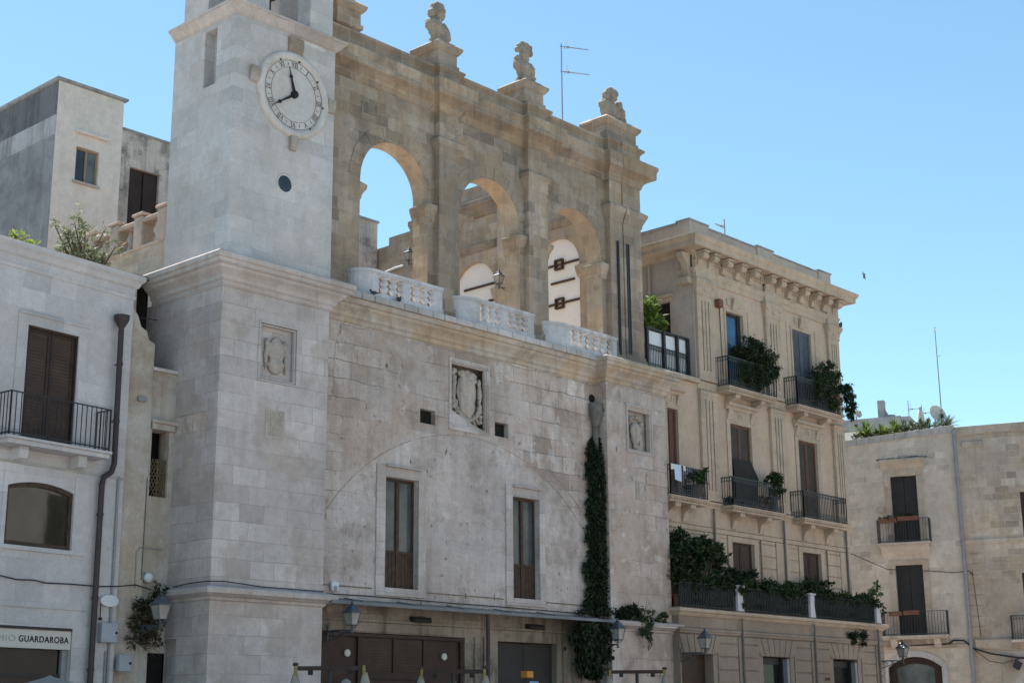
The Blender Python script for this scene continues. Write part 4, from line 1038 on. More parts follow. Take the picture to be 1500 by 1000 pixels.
# ---------------- white house on the left ----------------
A_L = R(6.6)
house = thing('white_house', 'white stone house with brown shutters and a clothes shop, left of the clock tower', 'house', (18.62, .9, 0), A_L); house['loc'] = True
def MBL(): return MB(local=True)
def left_house():
    P = house
    m = MBL()
    m.wall(-9, .03, 0, 11.5, [(-2.76, -1.43, 7.62, 10.05, 0, .16), (-2.97, -1.28, 5.37, 6.58, .14, .14), (-5.4, -1.10, 0, 3.74, 0, .30), (-6.6, -5.3, 7.62, 10.05, 0, .16)], FX(0), .3)
    m.box(-9, .03, .30, 9, 0, 11.5)
    m.build('wall', M_['left'], P)
    MBL().sweep([(-9, 0), (.03, 0), (.03, 1.5)], [(0, 11.20), (.03, 11.22), (.04, 11.30), (.02, 11.31), (.02, 11.46), (.08, 11.50), (.12, 11.60), (.18, 11.66), (.19, 11.76), (0, 11.80)]).build('cornice', M_['left'], P, bevel=.008)
    MBL().box(-9, .0, .0, 9, 11.78, 11.84).build('roof_edge', M_['shopwall'], P)
    s = MBL(); s.box(-9, .03, -.03, 0, 7.05, 7.10); s.build('string_course', M_['sootedge'], P)
    s = MBL()
    for a, b, c, d in ((-3.08, -2.97, 5.2, 6.95), (-1.28, -.90, 5.2, 6.95)): s.box(a, b, -.018, 0, c, d)
    s.box(-3.08, -.90, -.05, 0, 5.27, 5.36); s.box(-3.02, -2.76, -.02, 0, 7.62, 10.3); s.box(-1.43, -1.17, -.02, 0, 7.62, 10.3); s.box(-2.76, -1.43, -.02, 0, 10.05, 10.3)
    s.box(-3.0, -1.2, -.06, -.02, 10.27, 10.31); s.box(-5.6, -.82, -.03, 0, 4.12, 4.16)
    s.build('surround', M_['left'], P, bevel=.005)
    shutters(P, -2.72, -1.47, 7.62, 10.03, .10, M_['wood'], M_['lou_brown'], (.36,))
    fr = MBL(); fr.box(-2.76, -2.72, .02, .16, 7.62, 10.05); fr.box(-1.47, -1.43, .02, .16, 7.62, 10.05); fr.box(-2.76, -1.43, .02, .16, 10.0, 10.05); fr.build('door_frame', M_['wood'], P)
    MBL().box(-2.75, -1.44, .13, .16, 7.62, 10.04).build('door_backing', M_['wood'], P)
    shutters(P, -6.56, -5.34, 7.62, 10.03, .10, M_['wood'], M_['lou_brown'], (.36,))
    # balcony
    sl = MBL(); sl.box(-3.40, -.80, -.50, 0, 7.36, 7.46); sl.box(-3.44, -.76, -.54, 0, 7.46, 7.52)
    bal = sl.build('balcony', M_['left'], P, bevel=.012)
    for x in (-2.98, -1.48):
        c = MBL(); c.prism_yz([(0, 7.08), (-.30, 7.12), (-.34, 7.2), (-.34, 7.36), (0, 7.36)], x, x + .22); c.build('corbel', M_['left'], bal, bevel=.01)
    r = MBL(); railing(r, [(-3.38, -.02), (-3.38, -.48), (-.82, -.48), (-.82, -.02)], 7.52, 8.44, .125); r.build('railing', M_['iron'], bal)
    # display window above the shop
    f = MBL()
    xs = [-2.97 + 1.69 * k / 12 for k in range(13)]
    def top(x):
        h = .845; rise = .14; rad = (h * h + rise * rise) / (2 * rise); return 6.58 + rise - rad + math.sqrt(max(0, rad * rad - (x + 2.125) ** 2))
    for a, b in zip(xs[:-1], xs[1:]):
        f.hexa([(a, .05, top(a) - .09), (b, .05, top(b) - .09), (b, .12, top(b) - .09), (a, .12, top(a) - .09)], [(a, .05, top(a)), (b, .05, top(b)), (b, .12, top(b)), (a, .12, top(a))])
    f.box(-2.97, -2.89, .05, .12, 5.37, 6.5); f.box(-1.36, -1.28, .05, .12, 5.37, 6.5); f.box(-2.89, -1.36, .05, .12, 5.37, 5.46)
    w = f.build('display_window', M_['oldwood'], P)
    g = MBL(); 
    for a, b in zip(xs[:-1], xs[1:]): g.hexa([(a, .10, 5.37), (b, .10, 5.37), (b, .12, 5.37), (a, .12, 5.37)], [(a, .10, top(a) - .03), (b, .10, top(b) - .03), (b, .12, top(b) - .03), (a, .12, top(a) - .03)])
    g.build('pane', M_['glassbrown'], w)
    # shop front and sign
    sg = MBL(); sg.box(-5.38, -1.12, .02, .10, 3.30, 3.68)
    sign = sg.build('shop_sign', M_['cream'], P)
    MBL().box(-5.38, -1.12, -.01, .12, 3.68, 3.73).build('sign_hood', M_['iron'], sign)
    def letters(txt, x0, z, h, mat, right=None, bold=.004):
        cu = bpy.data.curves.new('lettering', 'FONT'); cu.body = txt; cu.size = h / .70; cu.extrude = .004; cu.offset = bold; cu.space_character = 1.12
        ob = bpy.data.objects.new('lettering', cu); COL.objects.link(ob)
        bpy.context.view_layer.update()
        me = bpy.data.meshes.new_from_object(ob.evaluated_get(bpy.context.evaluated_depsgraph_get()))
        bpy.data.objects.remove(ob); bpy.data.curves.remove(cu)
        xs_ = [v.co.x for v in me.vertices]; a, b = min(xs_), max(xs_)
        k = 1.0
        if right is not None: k = (right - x0) / (b - a)
        for v in me.vertices: v.co = Vector((x0 + (v.co.x - a) * k, .018 - v.co.z, z + v.co.y))
        o = bpy.data.objects.new('lettering', me); COL.objects.link(o); me.materials.append(mat); o.parent = sign; WM[o] = WM[sign]
    letters('GUARDAROBA', -2.42, 3.43, .125, M_['ink'], -1.17)
    letters('MIO', -2.92, 3.43, .125, M_['inkgrey'], -2.50, .0)
    gl = MBL(); gl.box(-5.38, -1.24, .20, .24, 0, 3.3); sw = gl.build('shop_window', M_['glassshop'], P)
    MBL().box(-1.24, -1.11, .12, .28, 0, 3.3).build('jamb_post', M_['greypipe'], sw)
    MBL().box(-5.38, -1.24, .16, .20, 2.72, 2.80).build('transom', M_['iron'], sw)
    # downpipe with funnel head
    d = MBL()
    d.lathe([(.055, 10.35), (.06, 10.42), (.17, 10.62), (.18, 10.72), (.14, 10.72)], (-.42, -.17, 0), 14)
    d.tube([(-.42, -.17, 10.4), (-.40, -.17, 7.35), (-.44, -.15, 7.16), (-.62, -.12, 7.02), (-.66, -.12, 6.85), (-.66, -.12, 0)], .066, 10)
    for z in (9.6, 8.3, 6.2, 4.4, 2.9):
        x = -.66 if z < 7 else -.41; y = -.12 if z < 7 else -.17
        d.tube([(x, y, z - .03), (x, y, z + .03)], .078, 10); d.tube([(x, y, z), (x, 0, z)], .015, 4)
    d.build('downpipe', M_['pipe'], P, smooth=False)
    c = MBL(); c.tube([(-.14, -.03, 7.1), (-.14, -.03, 0)], .03, 6); c.tube([(-.22, -.03, 3.3), (-.22, -.03, 0)], .02, 6); c.build('conduit', M_['greypipe'], P)
left_house()
def boxes():
    def lb(name, label, cat, x0, x1, z0, z1, d, mat, extra=None):
        o = thing(name, label, cat, (18.62 + x0, .9 - .1, z0)); 
        MB(fn=lambda p: (Matrix.Translation((18.62, .9, 0)) @ Matrix.Rotation(A_L, 4, 'Z')) @ Vector(p)).box(x0, x1, -d, -.005, z0, z1).build('body', M_[mat], o, bevel=.02)
        if extra: MB(fn=lambda p: (Matrix.Translation((18.62, .9, 0)) @ Matrix.Rotation(A_L, 4, 'Z')) @ Vector(p)).ball((x1 - .05, -d - .005, (z0 + z1) / 2), .03, 8, 6).build('lock', M_['ink'], o)
        return o
    lb('meter_box', 'large grey electric meter box on the white house corner, below the pale oval panel', 'meter box', -.46, -.02, 3.48, 3.90, .16, 'boxgrey', True)
    lb('meter_box', 'smaller grey meter box, lowest on the wall beside the thin grey conduits', 'meter box', .08, .42, 2.88, 3.24, .14, 'boxgrey', True)
    o = thing('oval_panel', 'pale grey oval wall fitting above the large meter box', 'wall fitting', (18.3, .75, 4.2))
    MB(fn=lambda p: (Matrix.Translation((18.62, .9, 0)) @ Matrix.Rotation(A_L, 4, 'Z')) @ Vector(p)).prism_xz([(-.24 + .25 * math.cos(t), 4.37 + .13 * math.sin(t)) for t in [2 * math.pi * k / 18 for k in range(18)]], -.10, 0).build('cover', M_['whitepl'], o, bevel=.01)
    h = MB(fn=lambda p: (Matrix.Translation((18.62, .9, 0)) @ Matrix.Rotation(A_L, 4, 'Z')) @ Vector(p)); h.tube([(-.44, -.05, 4.3), (-.44, -.05, 3.95)], .012, 5); h.ball((-.44, -.06, 3.98), .04, 8, 6)
    h.build('cable', M_['iron'], o)
    o = thing('wall_siren', 'small white round siren high on yellow wall above the dry plant', 'siren', (19.53, 1.1, 4.96))
    MB().lathe([(.06, -.12), (.11, -.08), (.12, 0)], (19.53, 1.1, 4.96), 14, 'y').build('housing', M_['whitepl'], o, smooth=True)
    o = thing('wall_siren', 'small white box siren on pale wall above the canopy lantern', 'siren', (24.05, -.05, 4.98))
    MB().box(23.93, 24.17, -.10, -.005, 4.86, 5.08).build('housing', M_['whitepl'], o, bevel=.03)
    MB().ball((24.05, -.1, 4.93), (.06, .04, .06), 10, 6).build('dome', M_['boxgrey'], o, smooth=True)
boxes()

# ---------------- houses behind, upper left ----------------
up = thing('cream_house', 'tall cream house with black stained side wall and one small window, behind the white house', 'house', (25, 14, 0))
def upper():
    P = up
    m = MB(); m.wall(23.80, 26.28, 10, 22.40, [(24.59, 25.45, 19.12, 20.33, 0, .22)], FX(14), .3); m.box(23.81, 26.27, 14.3, 22, 10, 22.4); m.build('front_wall', M_['upcream'], P)
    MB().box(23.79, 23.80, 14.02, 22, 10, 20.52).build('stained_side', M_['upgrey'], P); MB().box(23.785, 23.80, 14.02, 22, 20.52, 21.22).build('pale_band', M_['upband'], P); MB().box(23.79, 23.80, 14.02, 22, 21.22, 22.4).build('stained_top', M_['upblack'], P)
    m = MB(); m.sweep([(23.80, 22), (23.80, 14), (26.28, 14), (26.28, 15)], [(0, 22.40), (.10, 22.42), (.12, 22.50), (0, 22.56)]); m.build('roof_edge', M_['fargrey'], P)
    MB().box(24.5, 25.72, 13.86, 14, 20.78, 20.88).build('rain_hood', M_['upcream'], P, bevel=.02)
    MB().box(24.5, 25.5, 13.9, 14, 19.04, 19.12).build('sill', M_['base'], P, bevel=.01)
    f = MB(); w = .07
    f.box(24.59, 24.59 + w, 14.10, 14.16, 19.12, 20.33); f.box(25.45 - w, 25.45, 14.10, 14.16, 19.12, 20.33); f.box(24.59 + w, 25.45 - w, 14.10, 14.16, 20.26, 20.33); f.box(24.66, 25.38, 14.10, 14.16, 19.12, 19.20); f.box(24.98, 25.06, 14.09, 14.16, 19.2, 20.26)
    fr = f.build('window', plain('tan_window_frame', (0.28, 0.20, 0.13), .6), P)
    MB().box(24.66, 24.98, 14.13, 14.15, 19.2, 20.26).build('pane', M_['glass'], fr); MB().box(25.06, 25.38, 14.13, 14.15, 19.2, 20.26).build('pane', M_['glassgrey'], fr)
    o = thing('block_house', 'lichen blackened stone block house with dark closed shutters, between cream house and clock tower', 'house', (27.5, 14.6, 0))
    m = MB(); m.wall(26.28, 30, 10, 21.6, [(26.9, 28.1, 18.3, 20.35, 0, .25)], FX(14.4), .3); m.box(26.28, 30, 14.7, 22, 10, 21.55); m.build('wall', M_['lichen'], o)
    MB().box(26.28, 30, 14.36, 14.9, 21.6, 21.68).build('coping', M_['fargrey'], o)
    m = MB(); m.box(26.9, 28.1, 14.55, 14.62, 18.3, 20.35); m.box(26.92, 27.45, 14.50, 14.55, 18.32, 20.3); m.box(27.53, 28.08, 14.50, 14.55, 18.32, 20.3); m.build('shutter', M_['wood'], o)
    # pinkish terrace parapet running back beside the shaft
    o = thing('terrace_parapet', 'pinkish stone terrace parapet with scrolled piers behind the white house roof', 'parapet', (21.5, 5.5, 0))
    m = MB(); m.box(21.5, 22.0, 3.2, 9.5, 9, 14.05); m.build('wall', M_['right2'], o)
    m = MB(); m.box(21.45, 22.05, 3.2, 9.5, 14.05, 14.15); m.box(21.45, 22.05, 3.2, 9.5, 14.78, 14.92)
    for y in (4.15, 5.25, 6.4, 7.6):
        m.box(21.43, 22.07, y - .2, y + .2, 14.1, 14.98); m.box(21.38, 22.12, y - .26, y + .26, 14.98, 15.08)
    m.build('pier', stone('pink_worn_stone', (.46, .36, .29), (.56, .47, .39), (.5, .42, .34), 3, 3, 0, .35, (.2, .15, .12), .3, bump=.6, seed=40), o, bevel=.05)
    for k in range(14):
        y = 3.9 + k * .42
        if min(abs(y - q) for q in (4.15, 5.25, 6.4, 7.6)) < .3: continue
        MB().lathe([(.08, 14.15), (.12, 14.25), (.06, 14.4), (.13, 14.55), (.07, 14.7), (.1, 14.78)], (21.75, y, 0), 10).build('baluster', M_['base'], o, smooth=True)
    # small roof structure
    o = thing('roof_wall', 'low cream wall stub with rounded coping on the white house roof', 'wall', (19.2, 5, 11.8))
    m = MB(); m.box(18.2, 20.6, 5.2, 5.6, 11.8, 13.25); m.box(18.15, 20.65, 5.15, 5.65, 13.25, 13.32); m.build('wall', M_['upcream'], o, bevel=.02)
    # stone house behind the loggia, seen through the left arch
    o = thing('stone_house', 'stained stone block house seen through the left arch', 'house', (33, 13, 0))
    m = MB(); m.box(28, 36.17, 16.0, 22, 8, 22.0) if False else m.box(30, 36.17, 12.0, 15.4, 8, 20.0); m.build('wall', M_['lichen'], o)
    MB().box(29.95, 36.22, 11.95, 15.45, 20.0, 20.08).build('coping', M_['fargrey'], o)
upper()

# ---------------- pink and cream palazzo ----------------
pz = thing('palazzo', 'pink and cream palazzo with fluted pilasters, balconies and bracketed cornice, right of the arches', 'building', (43, 0, 0))
def palazzo():
    P = pz
    PX = [(39.45, 40.38), (43.57, 44.46), (47.72, 48.46)]
    m = MB()
    # upper part
    D2 = [(41.18, 42.42, 8.62, 11.39, 0, .22), (45.36, 46.58, 8.62, 11.39, 0, .22)]
    D3 = [(41.22, 42.24, 12.66, 15.28, 0, .22), (45.36, 46.60, 12.66, 15.43, 0, .22)]
    D1 = [(41.02, 42.29, 5.12, 7.44, 0, .2), (45.27, 46.46, 5.12, 7.44, 0, .2)]
    DL = [(37.70, 38.26, 8.62, 11.41, 0, .2)]
    m.wall(39.4, 48.5, 8.45, 16.4, D2 + D3, FX(0), .3, edges=False)
    m.wall(37.06, 39.4, 8.45, 12.5, DL, FX(0), .3, edges=False)
    m.build('facade', M_['pal'], P)
    m = MB(); m.box(39.7, 48.5, .3, 9, 5, 17.0); m.box(37.06, 39.7, .3, 9, 5, 12.4); m.build('core', M_['pal'], P)
    s = MB(); s.wall(0, 6, 12.5, 17.3, [(.96, 2.1, 12.66, 15.42, 0, .2)], SX(39.4), .3, edges=False); s.build('side_wall', M_['palside'], P)
    s = MB(); s.box(39.34, 39.4, .86, 2.2, 15.42, 15.56); s.box(39.26, 39.4, .80, 2.26, 15.56, 15.66); s.build('side_door_hood', M_['paltrim'], P, bevel=.01)
    MB().box(39.50, 39.55, .96, 2.1, 12.6, 15.42).build('side_door', M_['dark'], P)
    s = MB(); s.tube([(39.33, 1.75, 12.6), (39.33, 1.75, 17.6)], .05, 8); s.build('side_pipe', M_['palside'], P)
    # terrace floor and black glazed railing above the lower wing
    t = MB(); t.box(37.06, 39.4, -.16, 6, 12.44, 12.60); t.build('terrace_slab', M_['cornice'], P, bevel=.01)
    r = MB(); railing(r, [(37.0, .22), (39.30, .22)], 12.62, 13.42, .085, .011, True)
    for x in (37.1, 37.98, 38.7, 39.28): r.box(x - .05, x + .05, .17, .27, 12.6, 13.98)
    r.tube([(37.0, .22, 13.96), (39.30, .22, 13.96)], .045, 4); r.box(38.6, 39.4, .12, .24, 12.60, 12.72)
    tr = r.build('terrace_railing', M_['iron'], P)
    sc = MB(); sc.box(37.05, 39.26, .27, .28, 12.66, 13.90); sc.build('white_panel', M_['whitepl'], tr)
    # mezzanine, rusticated in bands
    m = MB(); m.wall(37.06, 48.5, 5.0, 8.45, D1, FX(.03), .27, edges=False); m.build('mezzanine_wall', M_['pal'], P)
    b = MB(); z = 5.1
    while z < 7.6:
        h = .40
        segs = [(37.06, 40.72), (42.52, 43.58), (44.42, 44.98), (46.72, 47.74)]
        for a, c in segs: b.box(a, c, -.012, .03, z + .018, min(z + h - .018, 7.62))
        z += h
    for a, c in PX: b.box(a + .02, c - .06, -.05, .03, 5.0, 7.62)
    b.box(37.06, 48.5, -.05, .03, 7.64, 7.78); b.box(37.06, 48.5, -.03, .03, 7.80, 8.40)
    b.build('rustication', M_['paltrim'], P, bevel=.01)
    for x0, x1, z0, z1, *_ in D1:
        fr = MB(); fr.box(x0 - .24, x0, -.03, .03, z0, z1 + .18); fr.box(x1, x1 + .24, -.03, .03, z0, z1 + .18); fr.box(x0, x1, -.03, .03, z1, z1 + .18)
        fr.build('window_surround', M_['paltrim'], P, bevel=.01)
    for x0, x1, z0, z1, *_ in D1: shutters(P, x0 + .03, x1 - .03, z0, z1 - .02, .12, M_['wood'], M_['lou_brown'], (.4,)); 
    bk = MB()
    for x0, x1, z0, z1, *_ in D1 + D2 + D3 + DL: bk.box(x0 - .02, x1 + .02, .215, .235, z0, z1 + .01)
    bk.build('opening_backing', M_['dark'], P)
    # belts
    path = [(37.06, 0), (48.5, 0), (48.5, 3)]
    MB().sweep(path, [(0, 8.36), (.05, 8.40), (.06, 8.48), (.14, 8.54), (.15, 8.60), (0, 8.64)]).build('belt_course', M_['paltrim'], P, bevel=.01)
    MB().sweep([(39.42, 0), (48.5, 0), (48.5, 3)], [(0, 12.28), (.03, 12.32), (.04, 12.44), (.08, 12.50), (.08, 12.56), (0, 12.60)]).build('belt_course', M_['paltrim'], P, bevel=.01)
    # fluted pilasters in two orders
    for i, (a, b_) in enumerate(PX):
        for z0, z1 in ((8.64, 12.25), (12.60, 15.62)):
            q = MB(); y = -.11; n = 3; w = (b_ - a)
            q.box(a, b_, y, 0, z0, z0 + .35); q.box(a, b_, y, 0, z1 - .30, z1)
            fl = [a + w * t for t in (.30, .50, .70)]; hw = .028
            xs = [a] + [v for f in fl for v in (f - hw, f + hw)] + [b_]
            for k in range(0, len(xs), 2): q.box(xs[k], xs[k + 1], y, 0, z0 + .35, z1 - .30)
            for f in fl: q.box(f - hw, f + hw, y + .075, 0, z0 + .35, z1 - .30)
            q.box(a - .03, b_ + .03, y - .03, 0, z0 + .002, z0 + .12)
            if z0 > 12:
                q.sweep([(a, 0), (a, y), (b_, y), (b_, 0)], [(0, 15.50), (.03, 15.52), (.03, 15.58), (.02, 15.6), (.06, 15.80), (.12, 15.92), (.13, 16.02), (0, 16.06)])
                for x in (a + .06, b_ - .06): q.lathe([(.02, -.06), (.10, -.04), (.10, .03), (.02, .05)], (x, y - .05, 15.88), 12, 'y')
                q.box((a + b_) / 2 - .1, (a + b_) / 2 + .1, y - .07, y, 15.66, 15.88)
            else:
                q.sweep([(a, 0), (a, y), (b_, y), (b_, 0)], [(0, 12.10), (.04, 12.14), (.06, 12.22), (0, 12.26)])
            q.build('fluted_pilaster', M_['paltrim'], P, bevel=.006)
    # entablature with big scroll brackets
    e = MB()
    path = [(39.40, 2.5), (39.40, 0)]
    pb = [(39.40, 0)]
    e.sweep([(39.40, .6), (39.40, -.05), (48.5, -.05), (48.5, 2)], [(-.05, 16.02), (0, 16.04), (.02, 16.10), (.02, 16.20), (.06, 16.24), (.07, 16.32), (.10, 16.36), (.10, 16.40), (-.05, 16.44)])
    e.box(39.4, 48.5, -.06, .3, 16.4, 17.0)
    e.box(39.42, 40.42, -.14, 0, 16.0, 17.0) ; e.box(43.55, 44.48, -.14, 0, 16.0, 17.0); e.box(47.70, 48.5, -.14, 0, 16.0, 17.0)
    e.build('entablature', M_['paltrim'], P, bevel=.008)
    c = MB()
    c.sweep([(39.40, 5), (39.40, 0), (48.5, 0), (48.5, 4)], [(0, 16.86), (.12, 16.90), (.14, 16.98), (.56, 17.0), (.58, 17.03), (.58, 17.16), (.62, 17.20), (.68, 17.30), (.68, 17.36), (0, 17.46)])
    c.build('main_cornice', M_['paltrim'], P, bevel=.01)
    d = MB(); x = 39.5
    while x < 48.4: d.box(x, x + .07, -.17, -.06, 16.74, 16.86); x += .14
    d.box(39.42, 48.48, -.13, -.06, 16.70, 16.745)
    d.build('dentils', M_['paltrim'], P)
    xs = [39.62, 40.22, 41.03, 41.84, 42.65, 43.68, 44.34, 45.1, 45.9, 46.7, 47.5, 48.18]
    for x in xs:
        q = MB(); w = .13
        q.prism_yz([(0, 16.46), (-.16, 16.48), (-.20, 16.55), (-.20, 16.64), (-.26, 16.68), (-.40, 16.70), (-.46, 16.76), (-.46, 16.86), (-.42, 16.92), (0, 16.92)], x - w, x + w)
        q.lathe([(.09, -w - .015), (.09, w + .015)], (x, -.38, 16.80), 12, 'x'); q.lathe([(.07, -w - .012), (.07, w + .012)], (x, -.14, 16.56), 12, 'x')
        q.box(x - w - .03, x + w + .03, -.50, 0, 16.90, 16.96)
        q.build('scroll_bracket', M_['paltrim'], P, bevel=.008)
    # two brackets turning the corner, on the side wall
    for y in (.18, ):
        q = MB(); q.prism_xz([(39.4, 16.0), (39.3, 16.02), (39.24, 16.3), (39.16, 16.6), (38.98, 16.7), (38.94, 16.9), (39.4, 16.92)], y - .13, y + .13)
        q.box(39.1, 39.4, -.02, .5, 15.85, 16.05); q.build('scroll_bracket', M_['paltrim'], P, bevel=.012)
    a = MB(); a.box(39.45, 48.35, .1, .5, 17.35, 18.05); a.box(39.45, 39.85, .1, 5, 17.35, 18.05); a.box(48.0, 48.4, .12, 4, 17.35, 18.05)
    for x0, x1 in ((39.42, 40.5), (43.5, 44.5), (47.6, 48.42)): a.box(x0, x1, .05, .55, 17.35, 18.12)
    a.build('roof_parapet', M_['palside'], P, bevel=.01)
    cp = MB(); cp.box(40.5, 43.5, .07, .53, 18.05, 18.10); cp.box(44.5, 47.6, .07, .53, 18.05, 18.10); cp.box(39.38, 40.54, .02, .6, 18.12, 18.17); cp.box(43.46, 44.54, .02, .6, 18.12, 18.17); cp.box(47.56, 48.46, .02, .6, 18.12, 18.17); cp.box(39.40, 39.9, .6, 5, 18.05, 18.12)
    cp.build('coping', M_['fargrey'], P)
    # door surrounds
    for i, (x0, x1, z0, z1, *_) in enumerate(D2 + DL):
        q = MB()
        q.box(x0 - .20, x0, -.04, .0, z0, z1 + .16); q.box(x1, x1 + .20, -.04, 0, z0, z1 + .16); q.box(x0, x1, -.04, 0, z1, z1 + .16)
        q.box(x0 - .18, x1 + .18, -.03, 0, z1 + .16, z1 + .46)
        for x in (x0 - .16, x1 - .06):
            q.prism_yz([(0, z1 + .1), (-.07, z1 + .12), (-.09, z1 + .24), (-.13, z1 + .34), (-.14, z1 + .46), (0, z1 + .46)], x, x + .22)
        q.sweep([(x0 - .26, 0), (x1 + .26, 0)], [(0, z1 + .44), (.08, z1 + .46), (.12, z1 + .54), (.22, z1 + .58), (.23, z1 + .66), (0, z1 + .70)])
        mx = (x0 + x1) / 2
        for dx in (-.12, .0, .12): q.box(mx + dx - .03, mx + dx + .03, -.05, -.03, z1 + .22, z1 + .38)
        q.build('door_surround', M_['paltrim'], P, bevel=.008)
    for i, (x0, x1, z0, z1, *_) in enumerate(D3):
        q = MB()
        q.box(x0 - .10, x0, -.035, 0, z0, z1 + .10); q.box(x1, x1 + .10, -.035, 0, z0, z1 + .10); q.box(x0, x1, -.035, 0, z1, z1 + .10)
        q.box(x0 - .36, x0 - .30, -.02, 0, z0, z1 + .2); q.box(x1 + .30, x1 + .36, -.02, 0, z0, z1 + .2)
        mx = (x0 + x1) / 2
        q.prism_yz([(0, z1 + .08), (-.07, z1 + .10), (-.10, z1 + .25), (-.16, z1 + .42), (-.16, z1 + .5), (0, z1 + .5)], mx - .13, mx + .13)
        q.box(mx - .42, mx - .2, -.04, 0, z1 + .22, z1 + .46); q.box(mx + .2, mx + .42, -.04, 0, z1 + .22, z1 + .46)
        q.build('door_surround', M_['paltrim'], P, bevel=.008)
    # shutters and glass
    for x0, x1, z0, z1, *_ in D2: shutters(P, x0 + .02, x1 - .02, z0, z1 - .02, .08, M_['redpaint'], M_['lou_olive'], (.30,))
    shutters(P, 37.72, 38.24, 8.62, 11.39, .08, M_['redpaint'], M_['lou_red'], (.30,))
    shutters(P, 45.38, 46.58, 12.66, 15.41, .06, M_['bluepaint'], M_['lou_blue'], (.42,))
    f = MB(); f.box(41.22, 41.28, .12, .2, 12.66, 15.28); f.box(42.06, 42.24, .10, .2, 12.66, 15.28); f.box(41.28, 42.06, .12, .2, 15.18, 15.28)
    gw = f.build('glazed_door', M_['iron'], P); MB().box(41.28, 42.06, .15, .17, 12.66, 15.18).build('pane', M_['glassskytint'], gw)
    # balconies
    def balcony(x0, x1, z, zr, cor, ornate=True):
        s_ = MB(); s_.box(x0, x1, -.55, 0, z - .10, z); s_.box(x0 + .04, x1 - .04, -.50, 0, z - .2, z - .1)
        s_.box(x0 - .03, x1 + .03, -.59, 0, z - .06, z - .012)
        for k in range(int((x1 - x0) / .14)): s_.box(x0 + .04 + k * .14, x0 + .10 + k * .14, -.57, -.5, z - .145, z - .10)
        b_ = s_.build('balcony', M_['paltrim'], P, bevel=.01)
        for x in cor:
            q = MB(); q.prism_yz([(0, z - .72), (-.08, z - .70), (-.12, z - .58), (-.18, z - .42), (-.34, z - .34), (-.42, z - .28), (-.44, z - .2), (0, z - .2)], x - .13, x + .13)
            q.lathe([(.07, -.14), (.07, .14)], (x, -.36, z - .27), 10, 'x'); q.build('corbel', M_['paltrim'], b_, bevel=.008)
        r_ = MB(); railing(r_, [(x0 + .03, -.02), (x0 + .03, -.52), (x1 - .03, -.52), (x1 - .03, -.02)], z, zr, .105, .011, ornate)
        r_.build('railing', M_['greyiron'], b_)
    balcony(40.40, 43.42, 8.54, 9.46, (41.1, 42.7)); balcony(44.66, 47.55, 8.54, 9.46, (45.4, 46.9)); balcony(36.0 + 1.06, 39.05, 8.54, 9.46, (37.6, 38.4))
    balcony(40.46, 43.38, 12.50, 13.50, (41.15, 42.65)); balcony(44.64, 47.55, 12.50, 13.50, (45.35, 46.9))
    # ground floor standing forward, with a terrace on top
    G = -.70
    S = [(37.12, 38.75, 0, 3.76, 0, .5), (41.48, 43.07, 0, 3.78, 0, .5), (45.75, 47.37, 0, 3.82, 0, .5)]
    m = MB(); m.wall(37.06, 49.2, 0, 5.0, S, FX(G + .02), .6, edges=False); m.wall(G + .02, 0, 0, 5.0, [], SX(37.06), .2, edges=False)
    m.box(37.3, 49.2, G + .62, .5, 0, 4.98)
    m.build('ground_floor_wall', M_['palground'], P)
    b = MB(); z = .1
    sg = [(38.98, 40.05), (40.42, 41.25), (43.3, 44.3), (44.66, 45.52), (47.6, 48.55), (48.85, 49.2)]
    while z < 4.3:
        for a_, c_ in sg: b.box(a_, c_, G - .02, G + .02, z + .018, min(z + .40 - .018, 4.32))
        z += .40
    for a_, c_ in ((40.08, 40.40), (44.33, 44.64), (48.58, 48.83)): b.box(a_, c_, G - .05, G + .02, 0, 4.32)
    for x0, x1, z0, z1, *_ in S:      # wedge stones above each opening
        n = 7; mx = (x0 + x1) / 2
        for k in range(n):
            u0 = x0 - .18 + (x1 - x0 + .36) * k / n + .015; u1 = x0 - .18 + (x1 - x0 + .36) * (k + 1) / n - .015
            sl = lambda u: mx + (u - mx) * 1.32
            if u0 < 37.07: continue
            b.prism_xz([(u0, z1), (u1, z1), (sl(u1), 4.32), (sl(u0), 4.32)], G - .025, G + .02)
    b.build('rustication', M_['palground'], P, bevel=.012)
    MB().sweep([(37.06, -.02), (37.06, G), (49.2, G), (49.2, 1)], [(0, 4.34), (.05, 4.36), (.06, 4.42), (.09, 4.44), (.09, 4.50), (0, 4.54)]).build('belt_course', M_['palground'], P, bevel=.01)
    MB().sweep([(37.06, -.02), (37.06, G), (49.2, G), (49.2, 1)], [(0, 4.86), (.05, 4.90), (.10, 4.96), (.17, 4.99), (.18, 5.08), (0, 5.12)]).build('terrace_edge', M_['paltrim'], P, bevel=.01)
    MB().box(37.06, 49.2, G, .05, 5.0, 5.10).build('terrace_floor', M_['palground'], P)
    bk = MB()
    for x0, x1, z0, z1, *_ in S: bk.box(x0, x1, -.25, -.2, z0, z1)
    bk.build('shop_backing', M_['dark'], P)
    MB().box(37.12, 38.75, -.36, -.30, 0, 3.76).build('roller_shutter', M_['lou_brown'], P)
    for x0, x1 in ((41.48, 43.07), (45.75, 47.37)):
        f = MB(); f.box(x0, x0 + .08, -.42, -.36, 0, 3.76); f.box(x1 - .25, x1, -.5, -.36, 0, 3.76); f.box(x0 + .08, x1 - .25, -.42, -.36, 3.55, 3.76)
        d_ = f.build('shop_door', M_['iron'], P); MB().box(x0 + .08, x1 - .25, -.39, -.37, 0, 3.55).build('pane', M_['glassshop'], d_)
        MB().box(x1 - .16, x1 - .02, -.66, -.5, 0, 3.72).build('metal_post', M_['greypipe'], d_)
